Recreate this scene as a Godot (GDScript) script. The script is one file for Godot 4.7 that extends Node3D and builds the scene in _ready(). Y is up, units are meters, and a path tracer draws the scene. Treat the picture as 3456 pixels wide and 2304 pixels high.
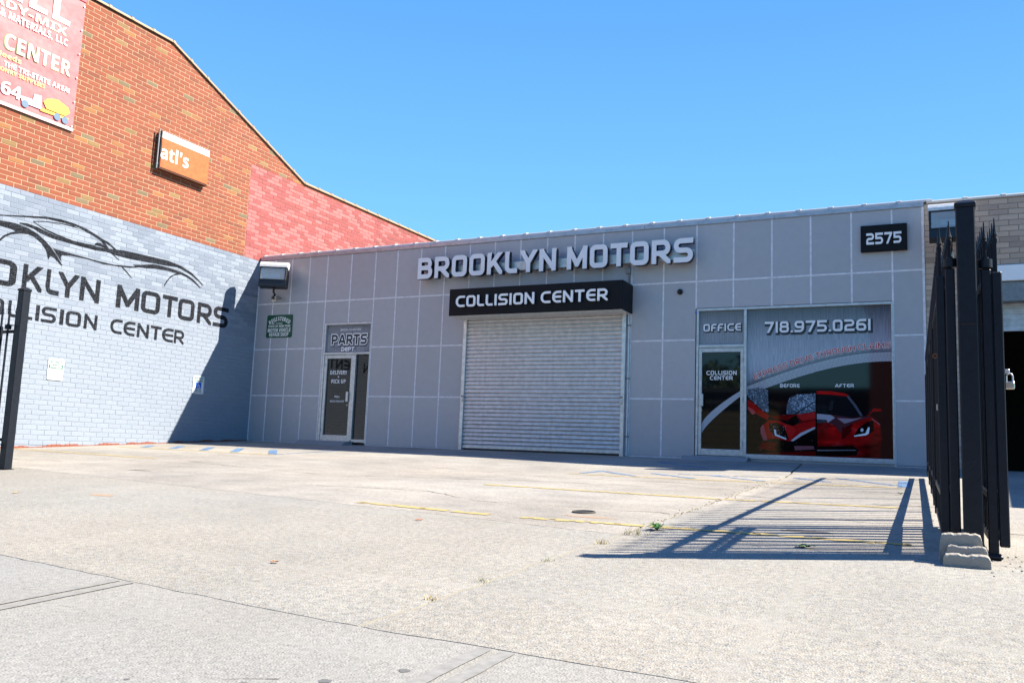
extends Node3D
# A grey-panelled repair shop behind a concrete lot, a painted brick building on the left, black picket gates.
# Axes: x to the right along the shop front (z = 0), the brick building's side wall is the plane x = 0, +z runs to the street.

var cam: Camera3D
var rng := RandomNumberGenerator.new()
var counts := {}
var M := {}
const W1 := Color(1, 1, 1)

# ---------------------------------------------------------------- mesh builder
class MB:
	var v := PackedVector3Array()
	var n := PackedVector3Array()
	var uv := PackedVector2Array()
	var c := PackedColorArray()
	var idx := PackedInt32Array()
	func vert(p: Vector3, nn: Vector3, t := Vector2.ZERO, col := Color(1, 1, 1)) -> int:
		v.append(p); n.append(nn); uv.append(t); c.append(col)
		return v.size() - 1
	func quad(a: Vector3, b: Vector3, cc: Vector3, d: Vector3, col := Color(1, 1, 1), uvs := []) -> void:
		var nn := (b - a).cross(d - a)
		if nn.length() < 1e-12: nn = (cc - b).cross(d - b)
		nn = nn.normalized()
		var u: Array = uvs if uvs.size() == 4 else [Vector2.ZERO, Vector2.ZERO, Vector2.ZERO, Vector2.ZERO]
		var i := vert(a, nn, u[0], col); vert(b, nn, u[1], col); vert(cc, nn, u[2], col); vert(d, nn, u[3], col)
		idx.append_array(PackedInt32Array([i, i + 2, i + 1, i, i + 3, i + 2]))
	func tri(a: Vector3, b: Vector3, cc: Vector3, col := Color(1, 1, 1)) -> void:
		var nn := (b - a).cross(cc - a).normalized()
		var i := vert(a, nn, Vector2.ZERO, col); vert(b, nn, Vector2.ZERO, col); vert(cc, nn, Vector2.ZERO, col)
		idx.append_array(PackedInt32Array([i, i + 2, i + 1]))
	# box with chamfered edges; lo and hi corners, optional transform
	func box(lo: Vector3, hi: Vector3, ch := 0.0, xf := Transform3D.IDENTITY, col := Color(1, 1, 1)) -> void:
		var m := (lo + hi) * 0.5
		var h := (hi - lo) * 0.5
		ch = minf(ch, minf(h.x, minf(h.y, h.z)) * 0.9)
		var ax := [Vector3.RIGHT, Vector3.UP, Vector3.BACK]
		for k in 3:
			var u: Vector3 = ax[(k + 1) % 3]
			var w: Vector3 = ax[(k + 2) % 3]
			var hu: float = h[(k + 1) % 3] - ch
			var hw: float = h[(k + 2) % 3] - ch
			for s in [1.0, -1.0]:
				var f: Vector3 = m + ax[k] * h[k] * s
				var p := [f - u * hu - w * hw, f + u * hu - w * hw, f + u * hu + w * hw, f - u * hu + w * hw]
				if s < 0: p.reverse()
				quad(xf * p[0], xf * p[1], xf * p[2], xf * p[3], col)
		if ch <= 0.0: return
		for k in 3:   # edges along axis k
			var i1 := (k + 1) % 3
			var i2 := (k + 2) % 3
			for s1 in [1.0, -1.0]:
				for s2 in [1.0, -1.0]:
					var a: Vector3 = m + ax[i1] * h[i1] * s1 + ax[i2] * (h[i2] - ch) * s2
					var b: Vector3 = m + ax[i1] * (h[i1] - ch) * s1 + ax[i2] * h[i2] * s2
					var e: Vector3 = ax[k] * (h[k] - ch)
					var p := [a - e, a + e, b + e, b - e]
					if s1 * s2 > 0: p.reverse()
					quad(xf * p[0], xf * p[1], xf * p[2], xf * p[3], col)
		for sx in [1.0, -1.0]:
			for sy in [1.0, -1.0]:
				for sz in [1.0, -1.0]:
					var a := m + Vector3(h.x * sx, (h.y - ch) * sy, (h.z - ch) * sz)
					var b := m + Vector3((h.x - ch) * sx, h.y * sy, (h.z - ch) * sz)
					var d := m + Vector3((h.x - ch) * sx, (h.y - ch) * sy, h.z * sz)
					if sx * sy * sz > 0: tri(xf * a, xf * b, xf * d, col)
					else: tri(xf * a, xf * d, xf * b, col)
	# tube through points
	func tube(pts: Array, r: float, seg := 10, caps := true, col := Color(1, 1, 1)) -> void:
		var rings := []
		for i in pts.size():
			var d: Vector3 = (pts[mini(i + 1, pts.size() - 1)] - pts[maxi(i - 1, 0)]).normalized()
			var s := Vector3.UP if absf(d.y) < 0.9 else Vector3.RIGHT
			var x := s.cross(d).normalized()
			var y := d.cross(x)
			var ring := []
			for k in seg:
				var a := TAU * k / seg
				var o := x * cos(a) + y * sin(a)
				ring.append(vert(pts[i] + o * r, o, Vector2.ZERO, col))
			rings.append(ring)
		for i in pts.size() - 1:
			for k in seg:
				var k2 := (k + 1) % seg
				idx.append_array(PackedInt32Array([rings[i][k], rings[i + 1][k2], rings[i][k2], rings[i][k], rings[i + 1][k], rings[i + 1][k2]]))
		if caps:
			for e in [0, pts.size() - 1]:
				var d: Vector3 = (pts[1] - pts[0]) if e == 0 else (pts[e - 1] - pts[e])
				d = -d.normalized()
				var cc := vert(pts[e], d, Vector2.ZERO, col)
				var rim := []
				for k in seg: rim.append(vert(v[rings[e][k]], d, Vector2.ZERO, col))
				for k in seg:
					var k2 := (k + 1) % seg
					idx.append_array(PackedInt32Array([cc, rim[k], rim[k2]] if e == 0 else [cc, rim[k2], rim[k]]))
	# lathe: profile of (radius, height) round the y axis
	func lathe(profile: Array, seg: int, xf := Transform3D.IDENTITY, col := Color(1, 1, 1)) -> void:
		for i in profile.size() - 1:
			var p: Vector2 = profile[i]
			var q: Vector2 = profile[i + 1]
			for k in seg:
				var a := TAU * k / seg
				var b := TAU * (k + 1) / seg
				quad(xf * Vector3(p.x * cos(b), p.y, p.x * sin(b)), xf * Vector3(p.x * cos(a), p.y, p.x * sin(a)), xf * Vector3(q.x * cos(a), q.y, q.x * sin(a)), xf * Vector3(q.x * cos(b), q.y, q.x * sin(b)), col)
	# extrude simple polygons (2-D) between z0 and z1
	func extrude(polys: Array, z0: float, z1: float, xf := Transform3D.IDENTITY, col := Color(1, 1, 1), back := true) -> void:
		var fn := (xf.basis * Vector3.BACK).normalized()
		for raw in polys:
			var p: PackedVector2Array = raw
			if p.size() < 3: continue
			if Geometry2D.is_polygon_clockwise(p): p.reverse()
			var t := Geometry2D.triangulate_polygon(p)
			for side in ([0, 1] if back else [0]):
				var base := v.size()
				for q in p:
					vert(xf * Vector3(q.x, q.y, z1 if side == 0 else z0), fn if side == 0 else -fn, Vector2(q.x, q.y), col)
				for k in range(0, t.size(), 3):
					var a: Vector2 = p[t[k]]
					var b: Vector2 = p[t[k + 1]]
					var d: Vector2 = p[t[k + 2]]
					var ccw := (b - a).cross(d - a) > 0
					if side == 1: ccw = not ccw
					if ccw: idx.append_array(PackedInt32Array([base + t[k], base + t[k + 2], base + t[k + 1]]))
					else: idx.append_array(PackedInt32Array([base + t[k], base + t[k + 1], base + t[k + 2]]))
			for k in p.size():
				var a: Vector2 = p[k]
				var b: Vector2 = p[(k + 1) % p.size()]
				if a.distance_squared_to(b) < 1e-10: continue
				quad(xf * Vector3(a.x, a.y, z0), xf * Vector3(b.x, b.y, z0), xf * Vector3(b.x, b.y, z1), xf * Vector3(a.x, a.y, z1), col)
	func mesh(off := Vector3.ZERO) -> ArrayMesh:
		var arr := []
		arr.resize(Mesh.ARRAY_MAX)
		var vv := v
		if off != Vector3.ZERO:
			vv = PackedVector3Array()
			vv.resize(v.size())
			for i in v.size(): vv[i] = v[i] - off
		arr[Mesh.ARRAY_VERTEX] = vv
		arr[Mesh.ARRAY_NORMAL] = n
		arr[Mesh.ARRAY_TEX_UV] = uv
		arr[Mesh.ARRAY_COLOR] = c
		arr[Mesh.ARRAY_INDEX] = idx
		var m := ArrayMesh.new()
		m.add_surface_from_arrays(Mesh.PRIMITIVE_TRIANGLES, arr)
		return m

# ---------------------------------------------------------------- naming and placing
func numbered(called: String) -> String:
	if not counts.has(called):
		counts[called] = 0
		return called
	counts[called] += 1
	return "%s_%03d" % [called, counts[called]]

func meta(o: Node, label: String, category: String, group := "") -> void:
	o.set_meta("label", label)
	o.set_meta("category", category)
	if group != "": o.set_meta("group", group)

func thing(called: String, label: String, category: String, at: Vector3, group := "") -> Node3D:
	var o := Node3D.new()
	o.name = numbered(called)
	add_child(o)
	o.position = at
	meta(o, label, category, group)
	return o

func origin_of(p: Node) -> Vector3:
	var s := Vector3.ZERO
	while p != null and p != self:
		s += (p as Node3D).position
		p = p.get_parent()
	return s

# commit a builder (world coordinates) as a named mesh under parent
func put(mb: MB, called: String, m: Material, parent: Node) -> MeshInstance3D:
	var o := MeshInstance3D.new()
	o.mesh = mb.mesh(origin_of(parent))
	o.material_override = m
	o.name = called if parent != self else numbered(called)
	parent.add_child(o, true)
	return o

func inst(mesh: Mesh, called: String, m: Material, parent: Node, at: Vector3, basis := Basis.IDENTITY) -> MeshInstance3D:
	var o := MeshInstance3D.new()
	o.mesh = mesh
	o.material_override = m
	o.name = called if parent != self else numbered(called)
	parent.add_child(o, true)
	o.transform = Transform3D(basis, at - origin_of(parent))
	return o

func structure(mb: MB, called: String, m: Material) -> MeshInstance3D:
	var o := put(mb, called, m, self)
	o.set_meta("kind", "structure")
	return o

func bx(called: String, lo: Vector3, hi: Vector3, ch: float, m: Material, parent: Node) -> MeshInstance3D:
	var b := MB.new()
	b.box(lo, hi, ch)
	return put(b, called, m, parent)

# ---------------------------------------------------------------- textures and materials
func noise(freq: float, seed_: int, type := FastNoiseLite.TYPE_SIMPLEX_SMOOTH, oct := 4) -> FastNoiseLite:
	var f := FastNoiseLite.new()
	f.noise_type = type
	f.frequency = freq
	f.seed = seed_
	f.fractal_octaves = oct
	if oct <= 1: f.fractal_type = FastNoiseLite.FRACTAL_NONE
	return f

# grey tile of noise between lo and hi (sRGB multipliers)
func grain_tex(size: int, freq: float, lo: float, hi: float, seed_: int, oct := 4) -> ImageTexture:
	var im := noise(freq, seed_, FastNoiseLite.TYPE_SIMPLEX_SMOOTH, oct).get_seamless_image(size, size)
	im.convert(Image.FORMAT_L8)
	var d := im.get_data()
	for i in d.size(): d[i] = int(clampf(lerpf(lo, hi, d[i] / 255.0), 0, 1) * 255.0)
	return ImageTexture.create_from_image(Image.create_from_data(size, size, false, Image.FORMAT_L8, d))

func bump_tex(size: int, freq: float, strength: float, seed_: int, oct := 4, cell := false) -> ImageTexture:
	var f := noise(freq, seed_, FastNoiseLite.TYPE_CELLULAR if cell else FastNoiseLite.TYPE_SIMPLEX_SMOOTH, oct)
	if cell: f.cellular_return_type = FastNoiseLite.RETURN_DISTANCE
	var im := f.get_seamless_image(size, size)
	im.convert(Image.FORMAT_RGBA8)
	im.bump_map_to_normal_map(strength)
	return ImageTexture.create_from_image(im)

func mat(lin: Color, rough: float, metal := 0.0, tex: Texture2D = null, scale := 1.0, bump: Texture2D = null, bscale := 0.3) -> StandardMaterial3D:
	var m := StandardMaterial3D.new()
	m.albedo_color = lin.linear_to_srgb()
	m.roughness = rough
	m.metallic = metal
	if tex or bump:
		m.uv1_triplanar = true
		m.uv1_world_triplanar = true
		m.uv1_scale = Vector3.ONE * scale
	if tex: m.albedo_texture = tex
	if bump:
		m.normal_enabled = true
		m.normal_texture = bump
		m.normal_scale = bscale
	return m

func vmat(rough: float, tex: Texture2D = null, scale := 1.0, bump: Texture2D = null, bscale := 0.3) -> StandardMaterial3D:
	var m := mat(Color(1, 1, 1), rough, 0.0, tex, scale, bump, bscale)
	m.vertex_color_use_as_albedo = true
	return m

# two-tone concrete tile: fine cement with specks, or exposed pebbles
func concrete_tex(size: int, pebble: bool, seed_: int) -> ImageTexture:
	var fine := noise(0.035, seed_).get_seamless_image(size, size)
	var speck := noise(0.42, seed_ + 3, FastNoiseLite.TYPE_SIMPLEX, 2).get_seamless_image(size, size)
	var cf := noise(0.3 if pebble else 0.3, seed_ + 5, FastNoiseLite.TYPE_CELLULAR, 1)
	cf.cellular_return_type = FastNoiseLite.RETURN_CELL_VALUE
	var cell := cf.get_seamless_image(size, size)
	for im in [fine, speck, cell]: im.convert(Image.FORMAT_L8)
	var a := fine.get_data()
	var b := speck.get_data()
	var e := cell.get_data()
	var out := PackedByteArray()
	out.resize(size * size * 3)
	for i in size * size:
		var k := 0.86 + (a[i] / 255.0 - 0.5) * 0.16 + (b[i] / 255.0 - 0.5) * 0.2
		var r := k
		var g := k
		var bl := k
		var cv := e[i]
		if pebble:
			if cv < 30: r = k * 0.8; g = k * 0.82; bl = k * 0.86
			elif cv < 54: r = k * 0.95; g = k * 0.91; bl = k * 0.85
			elif cv > 214: r = k * 1.06; g = k * 1.05; bl = k * 1.02
			elif cv > 190: r = k * 1.03; g = k * 1.0; bl = k * 0.95
		elif cv < 9: r = k * 0.78; g = k * 0.78; bl = k * 0.8
		out[i * 3] = int(clampf(r, 0, 1) * 255)
		out[i * 3 + 1] = int(clampf(g, 0, 1) * 255)
		out[i * 3 + 2] = int(clampf(bl, 0, 1) * 255)
	return ImageTexture.create_from_image(Image.create_from_data(size, size, false, Image.FORMAT_RGB8, out))

func make_materials() -> void:
	var g1 := grain_tex(512, 0.02, 0.84, 1.0, 11)
	var g2 := grain_tex(512, 0.12, 0.8, 1.0, 12)
	var g3 := grain_tex(512, 0.02, 0.965, 1.0, 13, 3)
	var b1 := bump_tex(512, 0.06, 6.0, 21)
	var b2 := bump_tex(512, 0.2, 5.0, 22, 2)
	M.g1 = g1; M.g2 = g2; M.b1 = b1; M.b2 = b2
	M.brick = vmat(0.85, g2, 1.7, b2, 0.35)
	M.mortar = mat(Color(0.56, 0.41, 0.27), 0.95, 0.0, g2, 1.5)
	M.paintmortar = vmat(0.7, g1, 0.9, b1, 0.2)
	M.pinkbrick = vmat(0.65, g2, 1.1, b2, 0.3)
	M.beigebrick = vmat(0.85, g2, 1.5, b2, 0.3)
	M.beigemortar = mat(Color(0.36, 0.3, 0.26), 0.95, 0.0, g2, 1.5)
	M.terracotta = mat(Color(0.42, 0.26, 0.14), 0.5, 0.0, g2, 1.3, b1, 0.2)
	M.tarline = mat(Color(0.05, 0.045, 0.04), 0.9, 0.0, g2, 2.0)
	for k in 4:
		var f := 1.0 + (k - 1.5) * 0.018
		M["panel%d" % k] = mat(Color(0.4 * f, 0.395 * f, 0.42 * f), 0.45, 0.1, g3, 0.35 + 0.07 * k)
	M.panel = M.panel1
	M.trim = mat(Color(0.78, 0.77, 0.82), 0.4, 0.0, g1, 0.7)
	M.captrim = mat(Color(0.46, 0.46, 0.52), 0.32, 0.45, g1, 0.5)
	M.coping = mat(Color(0.62, 0.6, 0.6), 0.42, 0.1, g2, 1.1)
	M.coping_white = mat(Color(0.72, 0.66, 0.6), 0.5, 0.0, g2, 1.1)
	M.alum = mat(Color(0.62, 0.62, 0.63), 0.38, 0.5, g1, 0.8)
	M.galv = mat(Color(0.74, 0.73, 0.74), 0.36, 0.6, g1, 0.6)
	M.steelgrey = mat(Color(0.26, 0.27, 0.28), 0.5, 0.5, g1, 1.0)
	M.blackmetal = mat(Color(0.007, 0.008, 0.01), 0.42, 0.0, g1, 0.8, b2, 0.08)
	M.gate = mat(Color(0.009, 0.0125, 0.02), 0.42, 0.0, g1, 1.2, b1, 0.1)
	M.gate.metallic_specular = 0.35
	M.signblack = mat(Color(0.005, 0.005, 0.007), 0.5)
	M.signblack.metallic_specular = 0.3
	M.letterface = mat(Color(0.72, 0.73, 0.77), 0.45)
	M.letterwhite = mat(Color(0.82, 0.82, 0.84), 0.4)
	M.letterside = mat(Color(0.012, 0.012, 0.018), 0.4)
	M.glass = mat(Color(0.006, 0.007, 0.008), 0.03)
	M.vinylwhite = mat(Color(0.75, 0.75, 0.77), 0.4)
	M.vinyldark = mat(Color(0.015, 0.018, 0.028), 0.35)
	M.vinylred = mat(Color(0.42, 0.025, 0.03), 0.35)
	M.vinylsilver = mat(Color(0.34, 0.36, 0.41), 0.35)
	M.concrete_step = mat(Color(0.3, 0.3, 0.3), 0.85, 0.0, g2, 1.2, b2, 0.3)
	M.blockmat = mat(Color(0.42, 0.375, 0.315), 0.95, 0.0, g2, 3.0, b2, 0.9)
	M.green = mat(Color(0.004, 0.07, 0.035), 0.35)
	M.signwhite = mat(Color(0.8, 0.8, 0.8), 0.35)
	M.signgreen = mat(Color(0.0, 0.11, 0.06), 0.35)
	M.signblue = mat(Color(0.01, 0.1, 0.5), 0.35)
	M.orange = mat(Color(0.52, 0.125, 0.025), 0.4, 0.0, g1, 0.6)
	M.yellow = mat(Color(0.46, 0.345, 0.115), 0.8, 0.0, g2, 1.5)
	M.blue = mat(Color(0.105, 0.2, 0.345), 0.8, 0.0, g2, 1.5)
	M.dirt = mat(Color(0.075, 0.065, 0.05), 0.98, 0.0, g2, 2.0)
	M.asphalt = mat(Color(0.05, 0.05, 0.052), 0.9, 0.0, g2, 1.5)
	M.leaf = vmat(0.6)
	M.leaf.cull_mode = BaseMaterial3D.CULL_DISABLED
	M.leaf.backlight_enabled = true
	M.leaf.backlight = Color(0.2, 0.25, 0.08)
	M.pane = StandardMaterial3D.new()
	M.pane.albedo_color = Color(0.9, 0.95, 1.0, 0.12)
	M.pane.transparency = BaseMaterial3D.TRANSPARENCY_ALPHA
	M.pane.roughness = 0.03
	M.reflector = mat(Color(0.3, 0.27, 0.2), 0.35, 0.7)
	M.hood = mat(Color(0.75, 0.74, 0.7), 0.45, 0.1, g1, 1.0)
	M.brass = mat(Color(0.55, 0.52, 0.45), 0.3, 0.9)
	M.rust = mat(Color(0.2, 0.07, 0.025), 0.9, 0.0, g2, 3.0)
	M.rustdark = mat(Color(0.07, 0.03, 0.016), 0.9, 0.0, g2, 3.0)
	M.black = mat(Color(0.01, 0.01, 0.01), 0.7)
	M.dark = mat(Color(0.05, 0.05, 0.05), 0.9, 0.0, g2, 0.7)
	M.whitepaint = mat(Color(0.66, 0.66, 0.66), 0.5, 0.0, g1, 0.6)
	M.concrete = vmat(0.9)
	M.concrete.albedo_texture = concrete_tex(768, false, 31)
	M.concrete.normal_enabled = true
	M.concrete.normal_texture = b2
	M.concrete.normal_scale = 0.25
	M.pebble = vmat(0.9)
	M.pebble.albedo_texture = concrete_tex(1024, true, 41)
	M.pebble.normal_enabled = true
	M.pebble.normal_texture = bump_tex(1024, 0.3, 5.0, 46, 1, true)
	M.pebble.normal_scale = 0.28

# ---------------------------------------------------------------- stroke lettering (wide square-cornered capitals)
const E := 0.6
var glyphs := {}
const GW := {"I": 0.24, "1": 0.24, ".": 0.24, "M": 1.0, "L": 0.66, "T": 0.8, "A": 0.92, " ": 0.42, "F": 0.72, "E": 0.76, "V": 0.9, "K": 0.84, "Y": 0.88, "X": 0.88}
func define_glyphs() -> void:
	var R := 0.3
	glyphs = {
		"B": [[[0, -E], [0, 1 + E]], [[0, 1], [.93, 1, .24], [.93, .52, .24], [0, .52]], [[0, .52], [1, .52, .25], [1, 0, .25], [0, 0]]],
		"R": [[[0, -E], [0, 1 + E]], [[0, 1], [.98, 1, R], [.98, .42, R], [0, .42]], [[.42, .42], [1.0, 0], [1.3, -.22]]],
		"P": [[[0, -E], [0, 1 + E]], [[0, 1], [1, 1, R], [1, .4, R], [0, .4]]],
		"D": [[[0, -E], [0, 1 + E]], [[0, 1], [1, 1, .42], [1, 0, .42], [0, 0]]],
		"O": [[[.5, 1], [0, 1, .42], [0, 0, .42], [.5, 0]], [[.5, 1], [1, 1, .42], [1, 0, .42], [.5, 0]]],
		"0": [[[.5, 1], [0, 1, .4], [0, 0, .4], [.5, 0]], [[.5, 1], [1, 1, .4], [1, 0, .4], [.5, 0]]],
		"K": [[[0, -E], [0, 1 + E]], [[1.3, 1.45], [.1, .36]], [[.38, .62], [1.0, 0], [1.3, -.3]]],
		"L": [[[0, 1 + E], [0, 0, .2], [1 + E, 0]]],
		"Y": [[[-.25, 1.4], [.5, .42]], [[1.25, 1.4], [.5, .42]], [[.5, .5], [.5, -E]]],
		"N": [[[0, -E], [0, 1 + E]], [[1, -E], [1, 1 + E]], [[-.15, 1.17], [1.15, -.17]]],
		"M": [[[0, -E], [0, 1 + E]], [[1, -E], [1, 1 + E]], [[-.1, 1.2], [.55, .04]], [[1.1, 1.2], [.45, .04]]],
		"T": [[[-E, 1], [1 + E, 1]], [[.5, 1], [.5, -E]]],
		"S": [[[1 + E, 1], [0, 1, .26], [0, .5, .26], [1, .5, .26], [1, 0, .26], [-E, 0]]],
		"C": [[[1 + E, 1], [0, 1, .36], [0, 0, .36], [1 + E, 0]]],
		"E": [[[1 + E, 1], [0, 1, .34], [0, 0, .34], [1 + E, 0]], [[0, .5], [1 + E, .5]]],
		"G": [[[1 + E, 1], [0, 1, .34], [0, 0, .34], [1, 0], [1, .52]], [[.5, .5], [1.2, .5]]],
		"F": [[[1 + E, 1], [0, 1, .3], [0, -E]], [[0, .46], [.95, .46]]],
		"I": [[[.5, -E], [.5, 1 + E]]],
		"1": [[[.5, -E], [.5, 1 + E]]],
		"A": [[[-.2, -.35], [.52, 1.25]], [[1.2, -.35], [.48, 1.25]], [[.15, .24], [.85, .24]]],
		"U": [[[0, 1 + E], [0, 0, R], [1, 0, R], [1, 1 + E]]],
		"V": [[[-.2, 1.35], [.54, -.1]], [[1.2, 1.35], [.46, -.1]]],
		"X": [[[-.2, 1.28], [1.2, -.28]], [[-.2, -.28], [1.2, 1.28]]],
		"H": [[[0, -E], [0, 1 + E]], [[1, -E], [1, 1 + E]], [[0, .5], [1, .5]]],
		"2": [[[-E, 1], [1, 1, .26], [1, .5, .26], [0, .5, .26], [0, 0], [1 + E, 0]]],
		"5": [[[1 + E, 1], [0, 1], [0, .55], [1, .55, .27], [1, 0, .27], [-E, 0]]],
		"6": [[[1 + E, 1], [0, 1, R], [0, 0, .27], [.5, 0]], [[0, .56], [1, .56, .27], [1, 0, .27], [.5, 0]]],
		"7": [[[-E, 1], [1, 1], [.2, -.3]]],
		"8": [[[.5, 1], [.04, 1, .23], [.04, .53, .23], [.5, .53]], [[.5, 1], [.96, 1, .23], [.96, .53, .23], [.5, .53]], [[.5, .53], [0, .53, .25], [0, 0, .25], [.5, 0]], [[.5, .53], [1, .53, .25], [1, 0, .25], [.5, 0]]],
		"9": [[[-E, 0], [1, 0, R], [1, 1, .27], [.5, 1]], [[1, .44], [0, .44, .27], [0, 1, .27], [.5, 1]]],
		".": [[[.5, -E], [.5, .06]]],
	}

func round_path(pts: Array, w: float, t: float) -> PackedVector2Array:
	var q := []
	for p in pts: q.append([Vector2(t * 0.5 + p[0] * (w - t), t * 0.5 + p[1] * (1.0 - t)), p[2] if p.size() > 2 else 0.0])
	var out := PackedVector2Array()
	for i in q.size():
		var p: Vector2 = q[i][0]
		var r: float = q[i][1]
		if r <= 0 or i == 0 or i == q.size() - 1:
			out.append(p)
			continue
		var a: Vector2 = q[i - 1][0]
		var b: Vector2 = q[i + 1][0]
		r = minf(r, minf(p.distance_to(a), p.distance_to(b)) * (0.5 if q[i - 1][1] > 0 or q[i + 1][1] > 0 else 0.98))
		var s := p + (a - p).normalized() * r
		var e := p + (b - p).normalized() * r
		for k in 7:
			var u := k / 6.0
			var ang := u * PI * 0.5
			out.append(p + (s - p) * (1.0 - sin(ang)) + (e - p) * (1.0 - cos(ang)))
	return out

# polygons of one capital, height 1, stroke t, grown outward by g
func glyph(ch: String, t: float, g := 0.0) -> Array:
	var w: float = GW.get(ch, 0.86)
	if ch in "I1.": w = t * 1.02
	var done := []
	var clipbox := PackedVector2Array([Vector2(-g, -g), Vector2(w + g, -g), Vector2(w + g, 1 + g), Vector2(-g, 1 + g)])
	for s in glyphs.get(ch, []):
		var line := round_path(s, w, t)
		for poly in Geometry2D.offset_polyline(line, t * 0.5 + g, Geometry2D.JOIN_MITER, Geometry2D.END_BUTT):
			var parts := Geometry2D.intersect_polygons(poly, clipbox)
			for d in done:
				var nxt := []
				for p in parts: nxt.append_array(Geometry2D.clip_polygons(p, d))
				parts = []
				for p in nxt:
					if not Geometry2D.is_polygon_clockwise(p): parts.append(p)
			done.append_array(parts)
	return done

# a line of lettering: [[polygons, x0, x1], ...], scaled to the width and height given
func line_of(text: String, width: float, height: float, t: float, gap := 0.16, g := 0.0) -> Array:
	var x := 0.0
	var raw := []
	for ch in text:
		var w: float = GW.get(ch, 0.86)
		if ch in "I1.": w = t * 1.02
		raw.append([ch, x, w])
		x += w + (gap if ch != " " else 0.0)
	x -= gap
	var sx := width / x
	var out := []
	for r in raw:
		if r[0] == " ": continue
		var polys := []
		for p in glyph(r[0], t, g):
			var q := PackedVector2Array()
			for k in p: q.append(Vector2((k.x + r[1]) * sx, k.y * height))
			polys.append(q)
		out.append([polys, r[1] * sx, (r[1] + r[2]) * sx])
	return out

# flat vinyl lettering, all of one line in one mesh
func vinyl(text: String, x0: float, x1: float, y0: float, y1: float, z: float, t: float, m: Material, parent: Node, g := 0.0, off := Vector2.ZERO, called := "lettering") -> void:
	var b := MB.new()
	for l in line_of(text, x1 - x0, y1 - y0, t, 0.16, g):
		b.extrude(l[0], 0.0, 0.001, Transform3D(Basis.IDENTITY, Vector3(x0 + off.x, y0 + off.y, z)), W1, false)
	put(b, called, m, parent)

# a line in a plain sans face, fitted to a width and height, lying in the plane of basis
func words(text: String, width: float, height: float, at: Vector3, basis: Basis, m: Material, parent: Node, weight := 700, depth := 0.002) -> void:
	var f := SystemFont.new()
	f.font_names = PackedStringArray(["Droid Sans"])
	f.font_weight = weight
	var tm := TextMesh.new()
	tm.text = text
	tm.font = f
	tm.font_size = 64
	tm.pixel_size = 0.01
	tm.depth = 0.02
	tm.curve_step = 2.0
	var bb := tm.get_aabb()
	var s := Vector3((width / maxf(bb.size.x, 0.001)) if width > 0 else height / maxf(bb.size.y, 0.001) * 0.85, height / maxf(bb.size.y, 0.001), depth / 0.02)
	var o := inst(tm, "lettering", m, parent, at, basis)
	o.basis = basis * Basis.from_scale(s)
	o.position = (at - origin_of(parent)) - o.basis * bb.get_center()

# ---------------------------------------------------------------- ground
func gy(x: float, z: float) -> float:
	var y := 0.02 - 0.05 * clampf(z, 0.0, 19.0)
	y -= 0.05 * exp(-pow((x - 11.6) / 2.6, 2.0) - pow((z - 3.3) / 2.2, 2.0))
	return y
var jag: FastNoiseLite
func seam_x(z: float) -> float: return 14.16 + 0.02 * jag.get_noise_2d(z * 60.0, 3.0) - 0.015 * maxf(z - 8.0, 0.0) * 0.3 - (0.3 * maxf(0.0, 1.0 - z / 4.0))
func apron_z(x: float) -> float: return minf(9.52 + (x - 5.3) * 0.168, 11.0) + 0.018 * jag.get_noise_2d(x * 60.0, 40.0)
func walk_z(x: float) -> float: return 14.12 + (0.11 * (x - 14.0) if x < 14.0 else 0.03 * (x - 14.0)) + 0.014 * jag.get_noise_2d(x * 45.0, 80.0)

func slab(called: String, m: Material, x0: Callable, x1: Callable, z0: Callable, z1: Callable, nx: int, nz: int, tint: Color, kuv: float, seed_: int, stain := 0.12) -> MeshInstance3D:
	var b := MB.new()
	var big := noise(0.35, seed_)
	var mid := noise(1.6, seed_ + 1)
	var warm := noise(0.2, seed_ + 2)
	for j in nz + 1:
		for i in nx + 1:
			var u := float(i) / nx
			var w := float(j) / nz
			var zm := lerpf(z0.call(7.0), z1.call(7.0), w)
			var x := lerpf(x0.call(zm), x1.call(zm), u)
			var z := lerpf(z0.call(x), z1.call(x), w)
			x = lerpf(x0.call(z), x1.call(z), u)
			var k := 1.0 + stain * big.get_noise_2d(x, z) + stain * 0.7 * mid.get_noise_2d(x, z * 1.6)
			var h := 0.05 * warm.get_noise_2d(x, z)
			b.vert(Vector3(x, gy(x, z), z), Vector3(0, 1, 0.05).normalized(), Vector2(x, z) * kuv, Color(tint.r * k * (1 + h), tint.g * k, tint.b * k * (1 - h)))
	var rowlen := nx + 1
	for j in nz:
		for i in nx:
			var a := j * rowlen + i
			b.idx.append_array(PackedInt32Array([a, a + 1, a + rowlen + 1, a, a + rowlen + 1, a + rowlen]))
	# edge faces down into the joints
	for i in nx:
		for j in [0, nz]:
			var p: Vector3 = b.v[j * rowlen + i]
			var q: Vector3 = b.v[j * rowlen + i + 1]
			if j == 0: b.quad(q, p, p - Vector3(0, .05, 0), q - Vector3(0, .05, 0), tint)
			else: b.quad(p, q, q - Vector3(0, .05, 0), p - Vector3(0, .05, 0), tint)
	for j in nz:
		for i in [0, nx]:
			var p: Vector3 = b.v[j * rowlen + i]
			var q: Vector3 = b.v[(j + 1) * rowlen + i]
			if i == 0: b.quad(p, q, q - Vector3(0, .05, 0), p - Vector3(0, .05, 0), tint)
			else: b.quad(q, p, p - Vector3(0, .05, 0), q - Vector3(0, .05, 0), tint)
	return structure(b, called, m)

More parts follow.
